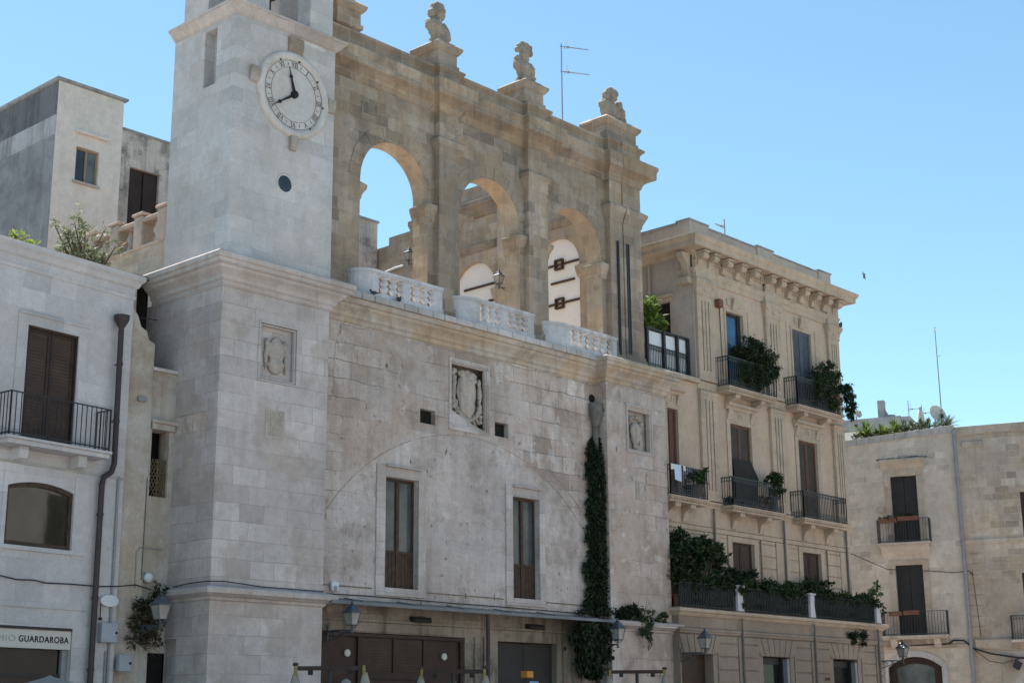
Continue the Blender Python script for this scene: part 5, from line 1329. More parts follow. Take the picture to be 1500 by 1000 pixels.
    # terrace railing between white posts
    posts = [(40.02, 40.42), (44.28, 44.66), (48.66, 49.04)]
    for a_, c_ in posts:
        q = MB(); q.prism_xz([(a_ + .04, 5.12), (c_ - .02, 5.12), (c_ - .08, 5.5), (c_ - .06, 5.86), (a_ + .06, 5.86), (a_ + .04, 5.5)], G - .10, G + .16); q.box(a_, c_, G - .13, G + .19, 5.86, 5.93)
        q.build('terrace_post', M_['marble'], P, bevel=.015)
    for x0, x1 in ((37.10, 40.0), (40.44, 44.26), (44.68, 48.64)):
        r_ = MB(); railing(r_, [(x0, G - .02), (x1, G - .02)], 5.12, 5.86, .09, .016, False)
        n = int((x1 - x0) / .19)
        for k in range(n):
            u = x0 + .1 + k * .19
            r_.tube([(u + .06 * math.sin(q * math.pi / 3), G - .02, 5.2 + .10 * q) for q in range(7)], .013, 4, cap=False)
            r_.tube([(u - .06 * math.sin(q * math.pi / 3), G - .02, 5.2 + .10 * q) for q in range(7)], .013, 4, cap=False)
        r_.build('terrace_railing', M_['darkiron'], P)
        MB().box(x0, x1, G + .03, G + .04, 5.16, 5.82).build('plant_shade_sheet', plain('plant_shade_green', (.022, .027, .026), .8) if 'scr' not in M_ else M_['scr'], P)  # added dark sheet, plant shadows behind the railing put into its colour
    # downpipes
    dp = MB()
    for x, zt in ((40.24, 4.9), (44.49, 4.9), (48.70, 4.9)): dp.tube([(x, G - .10, zt), (x, G - .10, 0)], .034, 8)
    for x in (39.95, 44.05, 48.12): dp.tube([(x, -.10, 8.4), (x, -.10, 5.1)], .036, 8)
    for x in (42.62, 46.80): dp.tube([(x, -.06, 7.62), (x, -.06, 5.1)], .024, 8)
    dp.build('downpipe', M_['palpipe'], P)
    # small details: wall lantern box, number plate
    MB().box(40.62, 40.86, -.20, -.0, 15.28, 15.56).build('alarm_box', plain('red_brown_box', (.16, .07, .05), .6), P, bevel=.02)
    pt = MB(); pt.tube([(40.86, -.03, 15.3), (40.9, -.03, 13.0)], .012, 5); pt.build('cable', M_['iron'], P)
    MB().box(45.1, 45.4, G - .035, G - .02, 3.08, 3.18).build('name_plate', M_['rust'], P)
palazzo()

# ---------------- limestone houses closing the square on the right ----------------
A_R = R(-71.35)
def right_houses():
    o1 = thing('limestone_house', 'pale limestone house with two dark balcony doors above an arched shop window', 'house', (55.616, 4, 0), A_R); o1['loc'] = True
    P = o1
    ops = [(1.74, 2.80, 8.80, 11.57, 0, .22), (1.70, 2.80, 5.10, 7.92, 0, .22), (1.15, 3.25, 0, 3.84, .42, .25)]
    m = MBL(); m.wall(-3, 4.46, 0, 12.9, ops, FX(0), .3, ztop=lambda u: 12.96 + .065 * u); m.box(-3, 4.46, .3, 10, 0, 12.7); m.build('wall', M_['right'], P)
    c = MBL(); c.hexa([(-3, -.03, 12.72), (4.46, -.03, 13.21), (4.46, .35, 13.21), (-3, .35, 12.72)], [(-3, -.03, 13.02), (4.46, -.03, 13.50), (4.46, .35, 13.50), (-3, .35, 13.02)])
    c.build('parapet', M_['right'], P, bevel=.015)
    k_ = MBL(); u = -.6
    while u < 4.4:          # coping blocks
        w = min(random.uniform(.45, .65), 4.44 - u); f = lambda q: 12.96 + .065 * q
        k_.hexa([(u, -.055, f(u) - .02), (u + w - .015, -.055, f(u + w) - .02), (u + w - .015, -.02, f(u + w) - .02), (u, -.02, f(u) - .02)],
                [(u, -.055, f(u) + .27), (u + w - .015, -.055, f(u + w) + .27), (u + w - .015, .2, f(u + w) + .27), (u, .2, f(u) + .27)]); u += w
    k_.build('coping_blocks', M_['curb'], P, bevel=.012)
    b = MBL(); b.sweep([(-3, 0), (4.40, 0)], [(0, 4.56), (.03, 4.58), (.08, 4.64), (.08, 4.70), (0, 4.74)]); b.build('belt_course', M_['right2'], P, bevel=.01)
    s = MBL()
    for x0, x1, z0, z1, *_ in ops[:2]: s.box(x0 - .24, x0, -.05, 0, z0, z1 + .2); s.box(x1, x1 + .24, -.05, 0, z0, z1 + .2); s.box(x0, x1, -.05, 0, z1, z1 + .2)
    s.sweep([(1.38, 0), (3.18, 0)], [(0, 11.86), (.06, 11.9), (.12, 12.06), (.20, 12.14), (.22, 12.26), (0, 12.32)]); s.box(1.48, 3.08, -.03, 0, 11.75, 11.88)
    for x in (1.44, 2.98): s.box(x, x + .16, -.08, 0, 9.5, 9.75)
    s.build('door_surround', M_['right2'], P, bevel=.012)
    cr = MBL(); top = [(1.22 + 2.1 * k / 30, 12.30 + .02 + .10 * random.random() * math.sin(math.pi * (k + 2) / 34)) for k in range(31)]
    cr.prism_xz([(3.30, 12.27), (1.22, 12.27)] + top, -.012, -.001); cr.build('lichen_crust', M_['upblack'], P)
    for x0, x1, z0, z1, *_ in ops[:2]:
        d = MBL(); d.box(x0, x1, .16, .22, z0, z1); d.box(x0 + .03, (x0 + x1) / 2 - .01, .12, .16, z0, z1 - .03); d.box((x0 + x1) / 2 + .01, x1 - .03, .12, .16, z0, z1 - .03); d.build('shutter', M_['blackdoor'], P)
    for x0, x1, z, zr, cor in ((1.14, 3.26, 8.80, 9.74, ()), (1.08, 3.68, 5.08, 6.02, (1.5, 3.2))):
        q = MBL(); q.box(x0, x1, -.50, 0, z - .08, z); q.box(x0 + .06, x1 - .06, -.44, 0, z - .14, z - .08)
        if not cor: q.prism_yz([(0, z - .55), (-.1, z - .5), (-.36, z - .25), (-.40, z - .14), (0, z - .14)], x0 + .1, x1 - .1)
        bl = q.build('balcony', M_['right'], P, bevel=.012)
        for cx in cor:
            k = MBL(); k.prism_yz([(0, z - .5), (-.2, z - .46), (-.36, z - .34), (-.4, z - .14), (0, z - .14)], cx - .13, cx + .13); k.build('corbel', M_['right'], bl, bevel=.02)
        if cor: MBL().box(1.1, 3.66, -.03, 0, z - .42, z - .14).build('brown_band', M_['right2'], bl)
        r = MBL(); railing(r, [(x0 + .03, -.02), (x0 + .03, -.47), (x1 - .03, -.47), (x1 - .03, -.02)], z, zr, .115, .010); r.build('railing', M_['greyiron'], bl)
    a = MBL(); n = 16
    def ring(r0, r1, y0, y1, zc, hw, rise, mb):
        pass
    def head(x, off): 
        h = 1.05; rise = .42; rad = (h * h + rise * rise) / (2 * rise); rad2 = rad + off; return 3.84 + rise - rad + math.sqrt(max(0, rad2 * rad2 - (x - 2.2) ** 2))
    xs = [1.15 - .20 + (2.1 + .40) * k / n for k in range(n + 1)]
    for u, v in zip(xs[:-1], xs[1:]):
        lo = lambda x: head(min(max(x, 1.15), 3.25), 0) if 1.15 <= x <= 3.25 else head(1.15, 0)
        a.hexa([(u, -.05, lo(u)), (v, -.05, lo(v)), (v, 0, lo(v)), (u, 0, lo(u))], [(u, -.05, head(u, .24)), (v, -.05, head(v, .24)), (v, 0, head(v, .24)), (u, 0, head(u, .24))])
    a.box(.93, 1.15, -.05, 0, 0, 3.84); a.box(3.25, 3.47, -.05, 0, 0, 3.84)
    a.build('arch_surround', M_['tower'], P, bevel=.008)
    f = MBL(); xs = [1.15 + 2.1 * k / n for k in range(n + 1)]
    for u, v in zip(xs[:-1], xs[1:]):
        f.hexa([(u, .10, head(u, 0) - .26), (v, .10, head(v, 0) - .26), (v, .2, head(v, 0) - .26), (u, .2, head(u, 0) - .26)], [(u, .10, head(u, 0)), (v, .10, head(v, 0)), (v, .2, head(v, 0)), (u, .2, head(u, 0))])
    f.box(1.15, 1.47, .10, .2, 0, 3.75); f.box(2.95, 3.25, .10, .2, 0, 3.75)
    w = f.build('arched_window', M_['wood'], P)
    g = MBL()
    for u, v in zip(xs[:-1], xs[1:]): g.hexa([(u, .16, 0), (v, .16, 0), (v, .18, 0), (u, .18, 0)], [(u, .16, head(u, 0) - .1), (v, .16, head(v, 0) - .1), (v, .18, head(v, 0) - .1), (u, .18, head(u, 0) - .1)])
    g.build('pane', M_['glassgrey'], w)
    d = MBL(); d.tube([(4.46, -.09, 13.3), (4.46, -.09, 0)], .07, 8); d.build('downpipe', M_['greypipe'], P)
    MBL().box(1.16, 1.42, -.12, 0, 10.1, 10.34).build('wall_box', M_['right2'], P, bevel=.02)
    # second house
    o2 = thing('limestone_house', 'brown limestone house at the right frame edge with plain coursed wall and stone bands', 'house', (55.616, 4, 0), A_R); o2['loc'] = True
    P = o2
    m = MBL(); m.wall(4.48, 16, 0, 13.42, [(6.80, 7.9, 8.75, 10.6, 0, .2), (6.6, 7.6, 4.86, 7.4, 0, .2)], FX(.02), .3); m.box(4.48, 16, .32, 10, 0, 13.4); m.build('wall', M_['right2'], P)
    b = MBL(); b.box(4.48, 16, -.03, .02, 13.05, 13.42); b.box(4.48, 16, -.05, .02, 8.62, 8.80); b.sweep([(4.62, .02), (16, .02)], [(0, 4.45), (.05, 4.5), (.10, 4.62), (.14, 4.84), (0, 4.92)])
    b.box(4.72, 5.55, -.06, .02, 12.55, 12.78); b.build('band', M_['right2'], P, bevel=.015)
    for k in range(8): 
        pass
    qn = MBL()
    for k in range(9): qn.box(4.52, 5.0 + (k % 2) * .25, -.004, .02, 4.98 + k * .41, 5.36 + k * .41)
    qn.build('quoin', M_['right2'], P, bevel=.008)
    MBL().box(6.8, 7.9, .1, .2, 8.75, 10.6).build('shutter', M_['wood'], P); MBL().box(6.6, 7.6, .1, .2, 4.86, 7.4).build('shutter', M_['blackdoor'], P)
    q = MBL(); q.box(6.05, 8.4, -.5, .0, 4.70, 4.80); bl = q.build('balcony', M_['right'], P, bevel=.01)
    r = MBL(); railing(r, [(6.08, -.02), (6.08, -.47), (8.3, -.47)], 4.80, 5.72, .11, .010, True); r.build('railing', M_['greyiron'], bl)
    MBL().box(5.55, 12, -.012, .02, 0, 4.4).build('lower_render', M_['stucco'], P)
    cb = MBL(); cb.tube([(4.72, -.02, 7.55), (4.86, -.02, 4.95)], .012, 4); cb.build('conduit', M_['pipe'], P)
    tag(o1, None, None, 'limestone houses on the right'); tag(o2, None, None, 'limestone houses on the right')
    return o1, o2
RH = right_houses()

# ---------------- the sunlit far side of the square, seen only as reflections in the windows ----------------
def opposite():
    o = thing('opposite_house', 'sunlit cream house across the square, mirrored in the shop windows', 'house', (44, -30, 0))
    ops = []
    for k in range(7):
        x = 24 + k * 6; ops += [(x, x + 1.4, 5, 8, 0, .25), (x, x + 1.4, 9.2, 12, 0, .25), (x - .4, x + 1.8, 0, 3.4, 0, .4)]
    m = MB(); m.wall(21, 66, 0, 14, ops, lambda u, d, z: (u, -26 - d, z), .3); m.box(21, 66, -38, -26.45, 0, 13.9); m.build('wall', M_['upcream'], o)
    MB().sweep([(66, -26), (21, -26)], [(0, 13.4), (.3, 13.7), (.35, 13.95), (0, 14.05)]).build('cornice', M_['right'], o)
    for k in range(7):
        x = 24 + k * 6
        for z0, z1 in ((5, 8), (9.2, 12)): MB().box(x, x + 1.4, -26.3, -26.2, z0, z1).build('shutter', M_['lou_brown'], o)
        MB().box(x - .4, x + 1.8, -26.44, -26.38, 0, 3.4).build('shop_door', M_['wood'], o)
opposite()
# ---------------- wall lanterns ----------------
def make_lantern():
    t = thing('wall_lantern', '', 'lantern', (0, 0, 0))
    b = MB(); y = -.90; K = .74
    LF = lambda p: (p[0] * K, y + (p[1] - y) * K, p[2] * K)
    b.tube([(0, 0, -.25), (0, 0, .18)], .022, 6)
    b.tube([(0, 0, .02), (0, -.30, .03), (0, -.62, .02), (0, y, .0)], .020, 6)
    b.tube([(0, -.02, -.22), (0, -.25, -.17), (0, -.50, -.08), (0, -.78, .0)], .016, 6)
    b.tube([(0, -.22 + .11 * math.cos(q) * (1 - q / 14), -.06 + .09 * math.sin(q) * (1 - q / 14)) for q in [k * .5 for k in range(22)]], .011, 5)
    b.tube([(0, -.48 + .07 * math.cos(q) * (1 - q / 14), -.02 + .05 * math.sin(q) * (1 - q / 14)) for q in [k * .5 for k in range(22)]], .010, 5)
    b.ball((0, y, -.06), .035, 8, 6)
    b.tube([(0, y, -.05), (0, y, .14)], .022, 8)
    for sx in (-1, 1):
        for sy in (-1, 1): b.tube([(0, y, .05), (sx * .06, y + sy * .06, .08), (sx * .09, y + sy * .09, .135)], .011, 5)
    b.build('bracket', M_['lampmetal'], t)
    f = MB(fn=LF); z0, z1, r0, r1 = .18, .58, .125, .205
    for sx in (-1, 1):
        for sy in (-1, 1): f.tube([(sx * r0, y + sy * r0, z0), (sx * r1, y + sy * r1, z1)], .013, 5)
    for r, z in ((r0, z0), (r1, z1)):
        for a, c in (((-r, -r), (r, -r)), ((r, -r), (r, r)), ((r, r), (-r, r)), ((-r, r), (-r, -r))): f.tube([(a[0], y + a[1], z), (c[0], y + c[1], z)], .013, 5)
    f.build('frame', M_['lampmetal'], t)
    g = MB(fn=LF); q0, q1 = r0 - .006, r1 - .008
    g.hexa([(-q0, y - q0, z0), (q0, y - q0, z0), (q0, y + q0, z0), (-q0, y + q0, z0)], [(-q1, y - q1, z1), (q1, y - q1, z1), (q1, y + q1, z1), (-q1, y + q1, z1)])
    g.build('glass', M_['lampglass'], t)
    r = MB(fn=LF)
    for (ra, za), (rb, zb) in zip(((.235, .57), (.24, .60), (.15, .70), (.10, .80)), ((.24, .60), (.15, .70), (.10, .80), (.07, .83))):
        r.hexa([(-ra, y - ra, za), (ra, y - ra, za), (ra, y + ra, za), (-ra, y + ra, za)], [(-rb, y - rb, zb), (rb, y - rb, zb), (rb, y + rb, zb), (-rb, y + rb, zb)])
    r.lathe([(.06, .82), (.09, .85), (.05, .88), (.03, .92), (.05, .95), (.0, .99)], (0, y, 0), 10)
    r.build('roof', M_['lampmetal'], t)
    return t
L0 = make_lantern()
lanterns = [((19.28, 1.10, 3.84), 0, 1.05, 'blue grey wall lantern beside the dry creeper at the foot of the clock tower'),
            ((23.92, .0, 3.88), 0, .95, 'wall lantern half under the sheet canopy next to the clock tower'),
            ((33.80, -.02, 3.88), 0, 1.02, 'wall lantern beside the ivy below the stone pier ledge'),
            ((37.06, -.72, 3.72), 0, .98, 'wall lantern over the roller shutter at the left end of the palazzo'),
            ((48.75, -.76, 3.78), 0, 1.02, 'wall lantern on scrolled bracket in front of the arched window'),
            ((36.28, 9.58, 17.78), R(-90), .85, 'small lantern on the loggia wall seen through the left arch'),
            ((36.28, 5.17, 15.98), R(-90), .85, 'small lantern on the loggia wall seen through the middle arch')]
for i, (loc, rz, sc, lab) in enumerate(lanterns):
    o = L0 if i == 0 else copy_tree(L0)
    o.location = loc; o.rotation_euler = (0, 0, rz); o.scale = (sc, sc, sc)
    o['label'] = lab; o['group'] = 'wall lanterns'

# ---------------- foliage ----------------
def leaves(name, mat, parent, pts, size=.08, asp=1.6, droop=0.0, fn=None, rnd=random):
    """many small folded leaves around the given points"""
    bm = bmesh.new()
    for p in pts:
        s = size * rnd.uniform(.6, 1.35)
        th = rnd.uniform(0, 2 * math.pi); el = rnd.uniform(-1.0, 1.0) - droop
        d = Vector((math.cos(th) * math.cos(el), math.sin(th) * math.cos(el), math.sin(el)))
        n = Vector((rnd.gauss(0, 1), rnd.gauss(0, 1), rnd.gauss(0, 1) + .8)); w = d.cross(n)
        if w.length < 1e-3: continue
        w.normalize(); up_ = w.cross(d) * s * .12
        p = Vector(p)
        v = [bm.verts.new(q) for q in (p, p + d * s * asp * .45 + w * s * .4 + up_, p + d * s * asp, p + d * s * asp * .45 - w * s * .4 + up_)]
        bm.faces.new(v)
    if parent is not None: bmesh.ops.transform(bm, matrix=WM[parent].inverted(), verts=bm.verts[:])
    me = bpy.data.meshes.new(name); bm.to_mesh(me); bm.free()
    o = bpy.data.objects.new(name, me); COL.objects.link(o); me.materials.append(mat)
    if parent is not None: o.parent = parent; WM[o] = WM[parent]
    return o
def clumps(centres, n, rnd=random):
    """leaf points gathered in many small sprays inside (and a little beyond) each ellipsoid"""
    sprays = []
    for c, r in centres:
        k = max(3, int(4 + 60 * (r[0] * r[1] * r[2]) ** .5))
        for _ in range(k):
            while True:
                v = Vector((rnd.uniform(-1, 1), rnd.uniform(-1, 1), rnd.uniform(-1, 1)))
                if .15 < v.length <= 1: break
            v = v.normalized() * (v.length ** .5) * rnd.choice((.75, .9, 1.0, 1.0, 1.18))
            q = (r[0] * r[1] * r[2]) ** (1 / 3) * rnd.uniform(.16, .42)
            sprays.append(((c[0] + v.x * r[0], c[1] + v.y * r[1], c[2] + v.z * r[2]), q))
    tot = sum(q ** 1.6 for _, q in sprays); out = []
    for c, q in sprays:
        for _ in range(max(3, int(n * q ** 1.6 / tot))):
            out.append((c[0] + rnd.gauss(0, q * .62), c[1] + rnd.gauss(0, q * .62), c[2] + rnd.gauss(0, q * .55)))
    return out
def stems(mat, parent, base, tips, r=.02):
    m = MB()
    for t in tips:
        b = Vector(base); t = Vector(t); mid = (b + t) / 2 + Vector((random.uniform(-.1, .1), random.uniform(-.1, .1), .05))
        m.tube([b, mid, t], r, 5, r2=r * .35)
    return m.build('stem', mat, parent)

# ivy column on the wall
rnd = random.Random(11)
ivy = thing('ivy', 'tall dark green ivy climbing the rain pipe between the patched wall and the right pier', 'ivy', (33.95, -.1, 4.7))
prof_i = [(9.95, 33.97, 34.06), (9.7, 33.80, 34.20), (9.35, 33.62, 34.42), (9.0, 33.55, 34.48), (8.6, 33.66, 34.40), (8.2, 33.60, 34.46), (7.6, 33.58, 34.42), (7.1, 33.54, 34.48), (6.6, 33.58, 34.52), (6.0, 33.40, 34.58), (5.6, 33.42, 34.62), (5.2, 33.50, 34.50), (4.95, 33.3, 34.62), (4.75, 32.75, 34.85)]
def ivy_pts(n):
    """leaves hugging the inner corner: along the wall, then along the side of the pier"""
    out = []
    while len(out) < n:
        z = rnd.uniform(4.7, 9.95)
        for (za, la, ra), (zb, lb, rb) in zip(prof_i[:-1], prof_i[1:]):
            if zb <= z <= za:
                t = (z - zb) / (za - zb); l = lb + (la - lb) * t; r = rb + (ra - rb) * t
                wob = .07 * math.sin(z * 7) + .05 * math.sin(z * 17 + 1) + .03 * math.sin(z * 41)
                a = 34.13 - l - wob; b = max(.02, (r - 34.13) * 1.0 + wob); b = min(b, .43)
                q = rnd.uniform(0, a + b); th = .05 + rnd.random() ** .6 * (.12 + .20 * min(1, (9.95 - z)))
                if q < a: x = 34.13 - q; y = -th * (1 - .5 * (q / a) ** 3)
                else: y = -(q - a) - .02; x = 34.13 - th
                if z < 4.95 and rnd.random() < .6: y -= rnd.random() * .4
                out.append((x, y, z)); break
    return out
leaves('foliage', M_['leaf_ivy'], ivy, ivy_pts(15000), .062, 1.5, .8, rnd=rnd)
m = MB(); m.tube([(33.98, -.10, 9.9), (33.95, -.12, 8), (33.9, -.1, 6), (33.95, -.12, 4.7)], .05, 6); m.build('stem', M_['trunk'], ivy)
cr = thing('dry_creeper', 'dark dead creeper hanging below the canopy end under the ivy', 'creeper', (33.2, -.6, 3.9))
pts = []
for _ in range(4200):
    t = rnd.random(); z = 4.5 - 1.45 * t; w = .62 * (1 - t ** 2.2) + .10
    pts.append((33.25 + rnd.gauss(0, .42) * w + .12 * math.sin(z * 9), -.45 + rnd.gauss(0, .15), z))
leaves('foliage', M_['leaf_ivy'], cr, pts, .10, 1.7, 1.0, rnd=rnd)
m = MB()
for k in range(26):
    x = 33.25 + rnd.gauss(0, .3); m.tube([(x, -.45, 4.5), (x + rnd.uniform(-.1, .1), -.5, 3.9), (x + rnd.uniform(-.15, .15), -.5, 3.5 - rnd.random() * .5)], .01, 4)
m.build('stem', M_['leaf_dry'], cr)
# weeds on the pier ledge
wd = thing('ledge_weed', 'trailing wild plant hanging from the ledge of the right pier', 'plant', (35.4, -.6, 4.7))
leaves('foliage', M_['leaf_trail'], wd, clumps([((35.42, -.66, 4.62), (.36, .12, .12)), ((35.48, -.72, 4.36), (.22, .08, .26)), ((35.52, -.72, 4.08), (.09, .05, .2)), ((35.25, -.62, 4.9), (.09, .07, .2)), ((35.75, -.62, 4.85), (.07, .07, .2))], 800, rnd), .05, 2.4, .4, rnd=rnd)
stems(M_['leaf_dry'], wd, (35.4, -.6, 4.65), [(35.2, -.65, 5.25), (35.6, -.65, 5.35), (35.75, -.62, 5.2), (35.0, -.62, 5.05), (35.5, -.76, 3.9)], .012)
wd = thing('ledge_weed', 'low dark weeds on the pier ledge beside the ivy', 'plant', (34.7, -.6, 4.7))
leaves('foliage', M_['leaf_ivy'], wd, clumps([((34.55, -.6, 4.78), (.35, .12, .18)), ((34.9, -.6, 4.74), (.25, .1, .16)), ((35.0, -.6, 4.9), (.07, .07, .15))], 900, rnd), .07, 1.6, .1, rnd=rnd)
wd = thing('ledge_weed', 'small weed tuft at the right end of the pier ledge', 'plant', (36.4, -.6, 4.65))
leaves('foliage', M_['leaf_trail'], wd, clumps([((36.35, -.6, 4.70), (.25, .08, .07)), ((36.5, -.6, 4.86), (.13, .08, .08))], 300, rnd), .06, 1.6, .2, rnd=rnd)
# dry creeper at the left lantern
dc = thing('dry_creeper', 'tangled dry brown creeper on the yellow wall behind the left lantern', 'creeper', (19.4, 1.0, 4))
leaves('foliage', M_['leaf_dry'], dc, clumps([((19.45, .95, 3.95), (.38, .2, .40)), ((19.4, .9, 3.6), (.34, .2, .25)), ((19.75, .95, 4.5), (.25, .15, .30)), ((19.2, .95, 4.2), (.18, .12, .25))], 1300, rnd), .045, 2.6, .2, rnd=rnd)
leaves('green_leaves', M_['leaf_ivy'], dc, clumps([((19.80, .92, 4.50), (.20, .15, .33)), ((19.5, .95, 4.35), (.25, .12, .2))], 190, rnd), .08, 1.3, .4, rnd=rnd)
stems(M_['leaf_dry'], dc, (19.35, 1.05, 3.5), [(19.75, .9, 4.75), (19.05, .95, 4.5), (19.0, .95, 3.95), (19.85, .9, 3.3), (19.7, .85, 3.2), (19.95, .9, 3.45), (18.95, .95, 3.6)], .012)

# olive tree and lime shrub on the white house roof
def HL(s, d, z): return (18.62 + s * math.cos(A_L) - d * math.sin(A_L), .9 + s * math.sin(A_L) + d * math.cos(A_L), z)
ol = thing('olive_tree', 'small silvery olive tree in the roof terrace of the white house', 'tree', HL(.3, 2.2, 11.8))
cc = []
for k in range(24):
    s = rnd.uniform(-.75, .85); z = 12.5 + rnd.random() * 1.25 * (1 - .5 * abs(s)); cc.append((HL(s + .25, 2.2 + rnd.uniform(-.35, .35), z), (.20, .2, .16)))
cc += [(HL(.0, 2.2, 13.75), (.08, .1, .25)), (HL(-.65, 2.2, 13.3), (.12, .1, .18)), (HL(.8, 2.2, 13.55), (.08, .1, .22)), (HL(.55, 2.2, 12.4), (.5, .3, .3)), (HL(0, 2.2, 12.3), (.5, .3, .3))]
leaves('crown', M_['leaf_olive'], ol, clumps(cc, 2300, rnd), .055, 2.8, 0, rnd=rnd)
stems(M_['trunk'], ol, HL(.3, 2.2, 11.8), [c for c, r in cc], .035)
ls = thing('lime_shrub', 'small lime green shrub peeking over the white house cornice', 'shrub', HL(-1.5, 2, 11.8))
leaves('foliage', M_['leaf_yellow'], ls, clumps([(HL(-1.75, 2, 12.55), (.28, .2, .2)), (HL(-1.5, 2, 12.45), (.2, .2, .15)), (HL(-1.7, 2, 12.2), (.3, .2, .3))], 420, rnd), .07, 2.0, 0, rnd=rnd)
stems(M_['leaf_yellow'], ls, HL(-1.65, 2, 11.8), [HL(-1.85, 2, 12.6), HL(-1.6, 2, 12.7), HL(-1.45, 2, 12.5)], .012)

def pot(parent, c, r, h, mat='terra'):
    MB().lathe([(r * .7, 0), (r * .95, h * .85), (r * 1.08, h * .86), (r * 1.08, h), (r * .9, h)], c, 14).build('pot', M_[mat], parent, smooth=False)
# balcony plants of the palazzo
def plant(name, label, cat, base, cl, n, mat, size=.09, asp=1.5, droop=.1, group=None, potr=.2, poth=.3, potmat='terra'):
    t = thing(name, label, cat, base, 0, group)
    pot(t, base, potr, poth, potmat)
    leaves('foliage', M_[mat], t, clumps(cl, n, rnd), size, asp, droop, rnd=rnd)
    stems(M_['trunk'], t, (base[0], base[1], base[2] + poth * .8), [c for c, r in cl], .018)
    return t
plant('balcony_shrub', 'big dark green shrub spilling over the upper balcony in front of the sky-tinted glass door', 'shrub', (42.4, -.28, 12.52),
      [((41.7, -.3, 13.75), (.40, .3, .35)), ((42.2, -.35, 13.95), (.5, .35, .42)), ((42.75, -.4, 13.7), (.5, .35, .45)), ((43.05, -.45, 13.25), (.42, .3, .45)), ((42.2, -.5, 13.2), (.8, .25, .4)), ((43.2, -.5, 13.55), (.25, .25, .3)), ((41.5, -.45, 13.3), (.4, .2, .3)), ((42.0, -.5, 12.9), (1.0, .2, .3)), ((42.0, -.3, 14.3), (.2, .2, .15)), ((43.35, -.5, 13.9), (.15, .15, .15))], 9500, 'leaf_dark', .062)
plant('balcony_plant', 'leafy green plants crowding the right end of the upper balcony by the slate blue shutters', 'plant', (46.9, -.3, 12.52),
      [((46.6, -.4, 13.75), (.40, .3, .32)), ((47.0, -.4, 14.15), (.35, .25, .30)), ((47.3, -.45, 13.7), (.42, .3, .4)), ((46.2, -.45, 13.35), (.4, .2, .45)), ((47.1, -.5, 13.1), (.5, .2, .35)), ((46.8, -.45, 12.9), (.5, .2, .3)), ((47.2, -.4, 14.4), (.2, .15, .12)), ((46.3, -.4, 14.0), (.18, .15, .15))], 3600, 'leaf_shrub', .07)
t = plant('hanging_plant', 'feathery plant drooping over the right corner of the upper balcony', 'plant', (47.4, -.45, 12.9),
      [((47.55, -.75, 13.45), (.25, .22, .25)), ((47.72, -.8, 13.1), (.16, .2, .42)), ((47.8, -.82, 12.7), (.10, .15, .35))], 1000, 'leaf_dark', .06, 3.2, 1.2, potr=.16, poth=.25)
plant('balcony_plant', 'dark grassy plant behind the upper balcony railing beside slate blue shutters', 'plant', (45.9, -.3, 12.52), [((45.9, -.42, 13.2), (.25, .15, .5))], 600, 'leaf_dark', .07, 3.0, 1.0, potr=.14)
plant('balcony_plant', 'potted plant on the laundry balcony', 'plant', (38.5, -.35, 8.56), [((38.5, -.45, 9.15), (.45, .2, .22)), ((38.8, -.5, 9.3), (.25, .2, .18))], 560, 'leaf_shrub', .09, potr=.3, poth=.4, potmat='iron')
plant('balcony_plant', 'bushy plant topping the railing of the middle balcony at its right end', 'plant', (43.0, -.35, 8.56), [((43.0, -.45, 9.65), (.34, .25, .2)), ((43.15, -.45, 9.3), (.22, .2, .2))], 700, 'leaf_shrub', .085, potr=.22, poth=.5, potmat='iron')
plant('balcony_plant', 'low dark plant at the left corner of the middle balcony', 'plant', (40.75, -.3, 8.56), [((40.8, -.35, 8.75), (.3, .2, .14))], 260, 'leaf_dark', .07, potr=.12, poth=.1)
plant('balcony_plant', 'low red leaved pots on the floor of the middle balcony', 'plant', (42.6, -.3, 8.56), [((42.5, -.4, 8.85), (.4, .15, .12))], 200, 'leaf_dry', .07, potr=.14, poth=.16)
# dark cloth hung over the middle balcony door
dcl = thing('door_blind', 'dark cloth blind hanging in front of the middle balcony door', 'blind', (41.8, -.3, 9.5))
m = MB(); m.hexa([(41.24, -.05, 10.20), (42.30, -.05, 10.20), (42.50, -.16, 9.62), (42.42, -.12, 8.75), (41.28, -.10, 8.70)], [(41.24, -.04, 10.22), (42.30, -.04, 10.22), (42.52, -.17, 9.64), (42.44, -.13, 8.75), (41.28, -.11, 8.70)])
m.build('cloth', plain('dark_blind_cloth', (.030, .028, .024), .9), dcl)
# terrace planting
def strip(name, label, x0, x1, z, h, n, mat, y=-.55, sz=.08, droop=.2):
    t = thing(name, label, 'planter', ((x0 + x1) / 2, y, 5.12), 0, 'planters along the palazzo terrace')
    MB().box(x0, x1, y - .12, y + .14, 5.12, 5.42).build('trough', M_['terra'], t, bevel=.02)
    cl = []; x = x0
    while x < x1: cl.append(((x, y - rnd.uniform(-.1, .12), z + rnd.uniform(-.1, .14)), (.26, .24, h * rnd.uniform(.7, 1.2)))); x += .17
    leaves('foliage', M_[mat], t, clumps(cl, n, rnd), sz, 1.7, droop, rnd=rnd)
strip('planter', 'green trailing plants in the planter between the first two white terrace posts', 40.5, 44.2, 5.92, .20, 3300, 'leaf_shrub')
strip('planter', 'green trailing plants in the planter at the right end of the palazzo terrace', 44.75, 48.7, 5.88, .18, 3300, 'leaf_shrub')
strip('planter', 'dark shrubs in the planter at the left end of the terrace, under the laurel', 37.2, 40.0, 5.90, .28, 2600, 'leaf_dark')
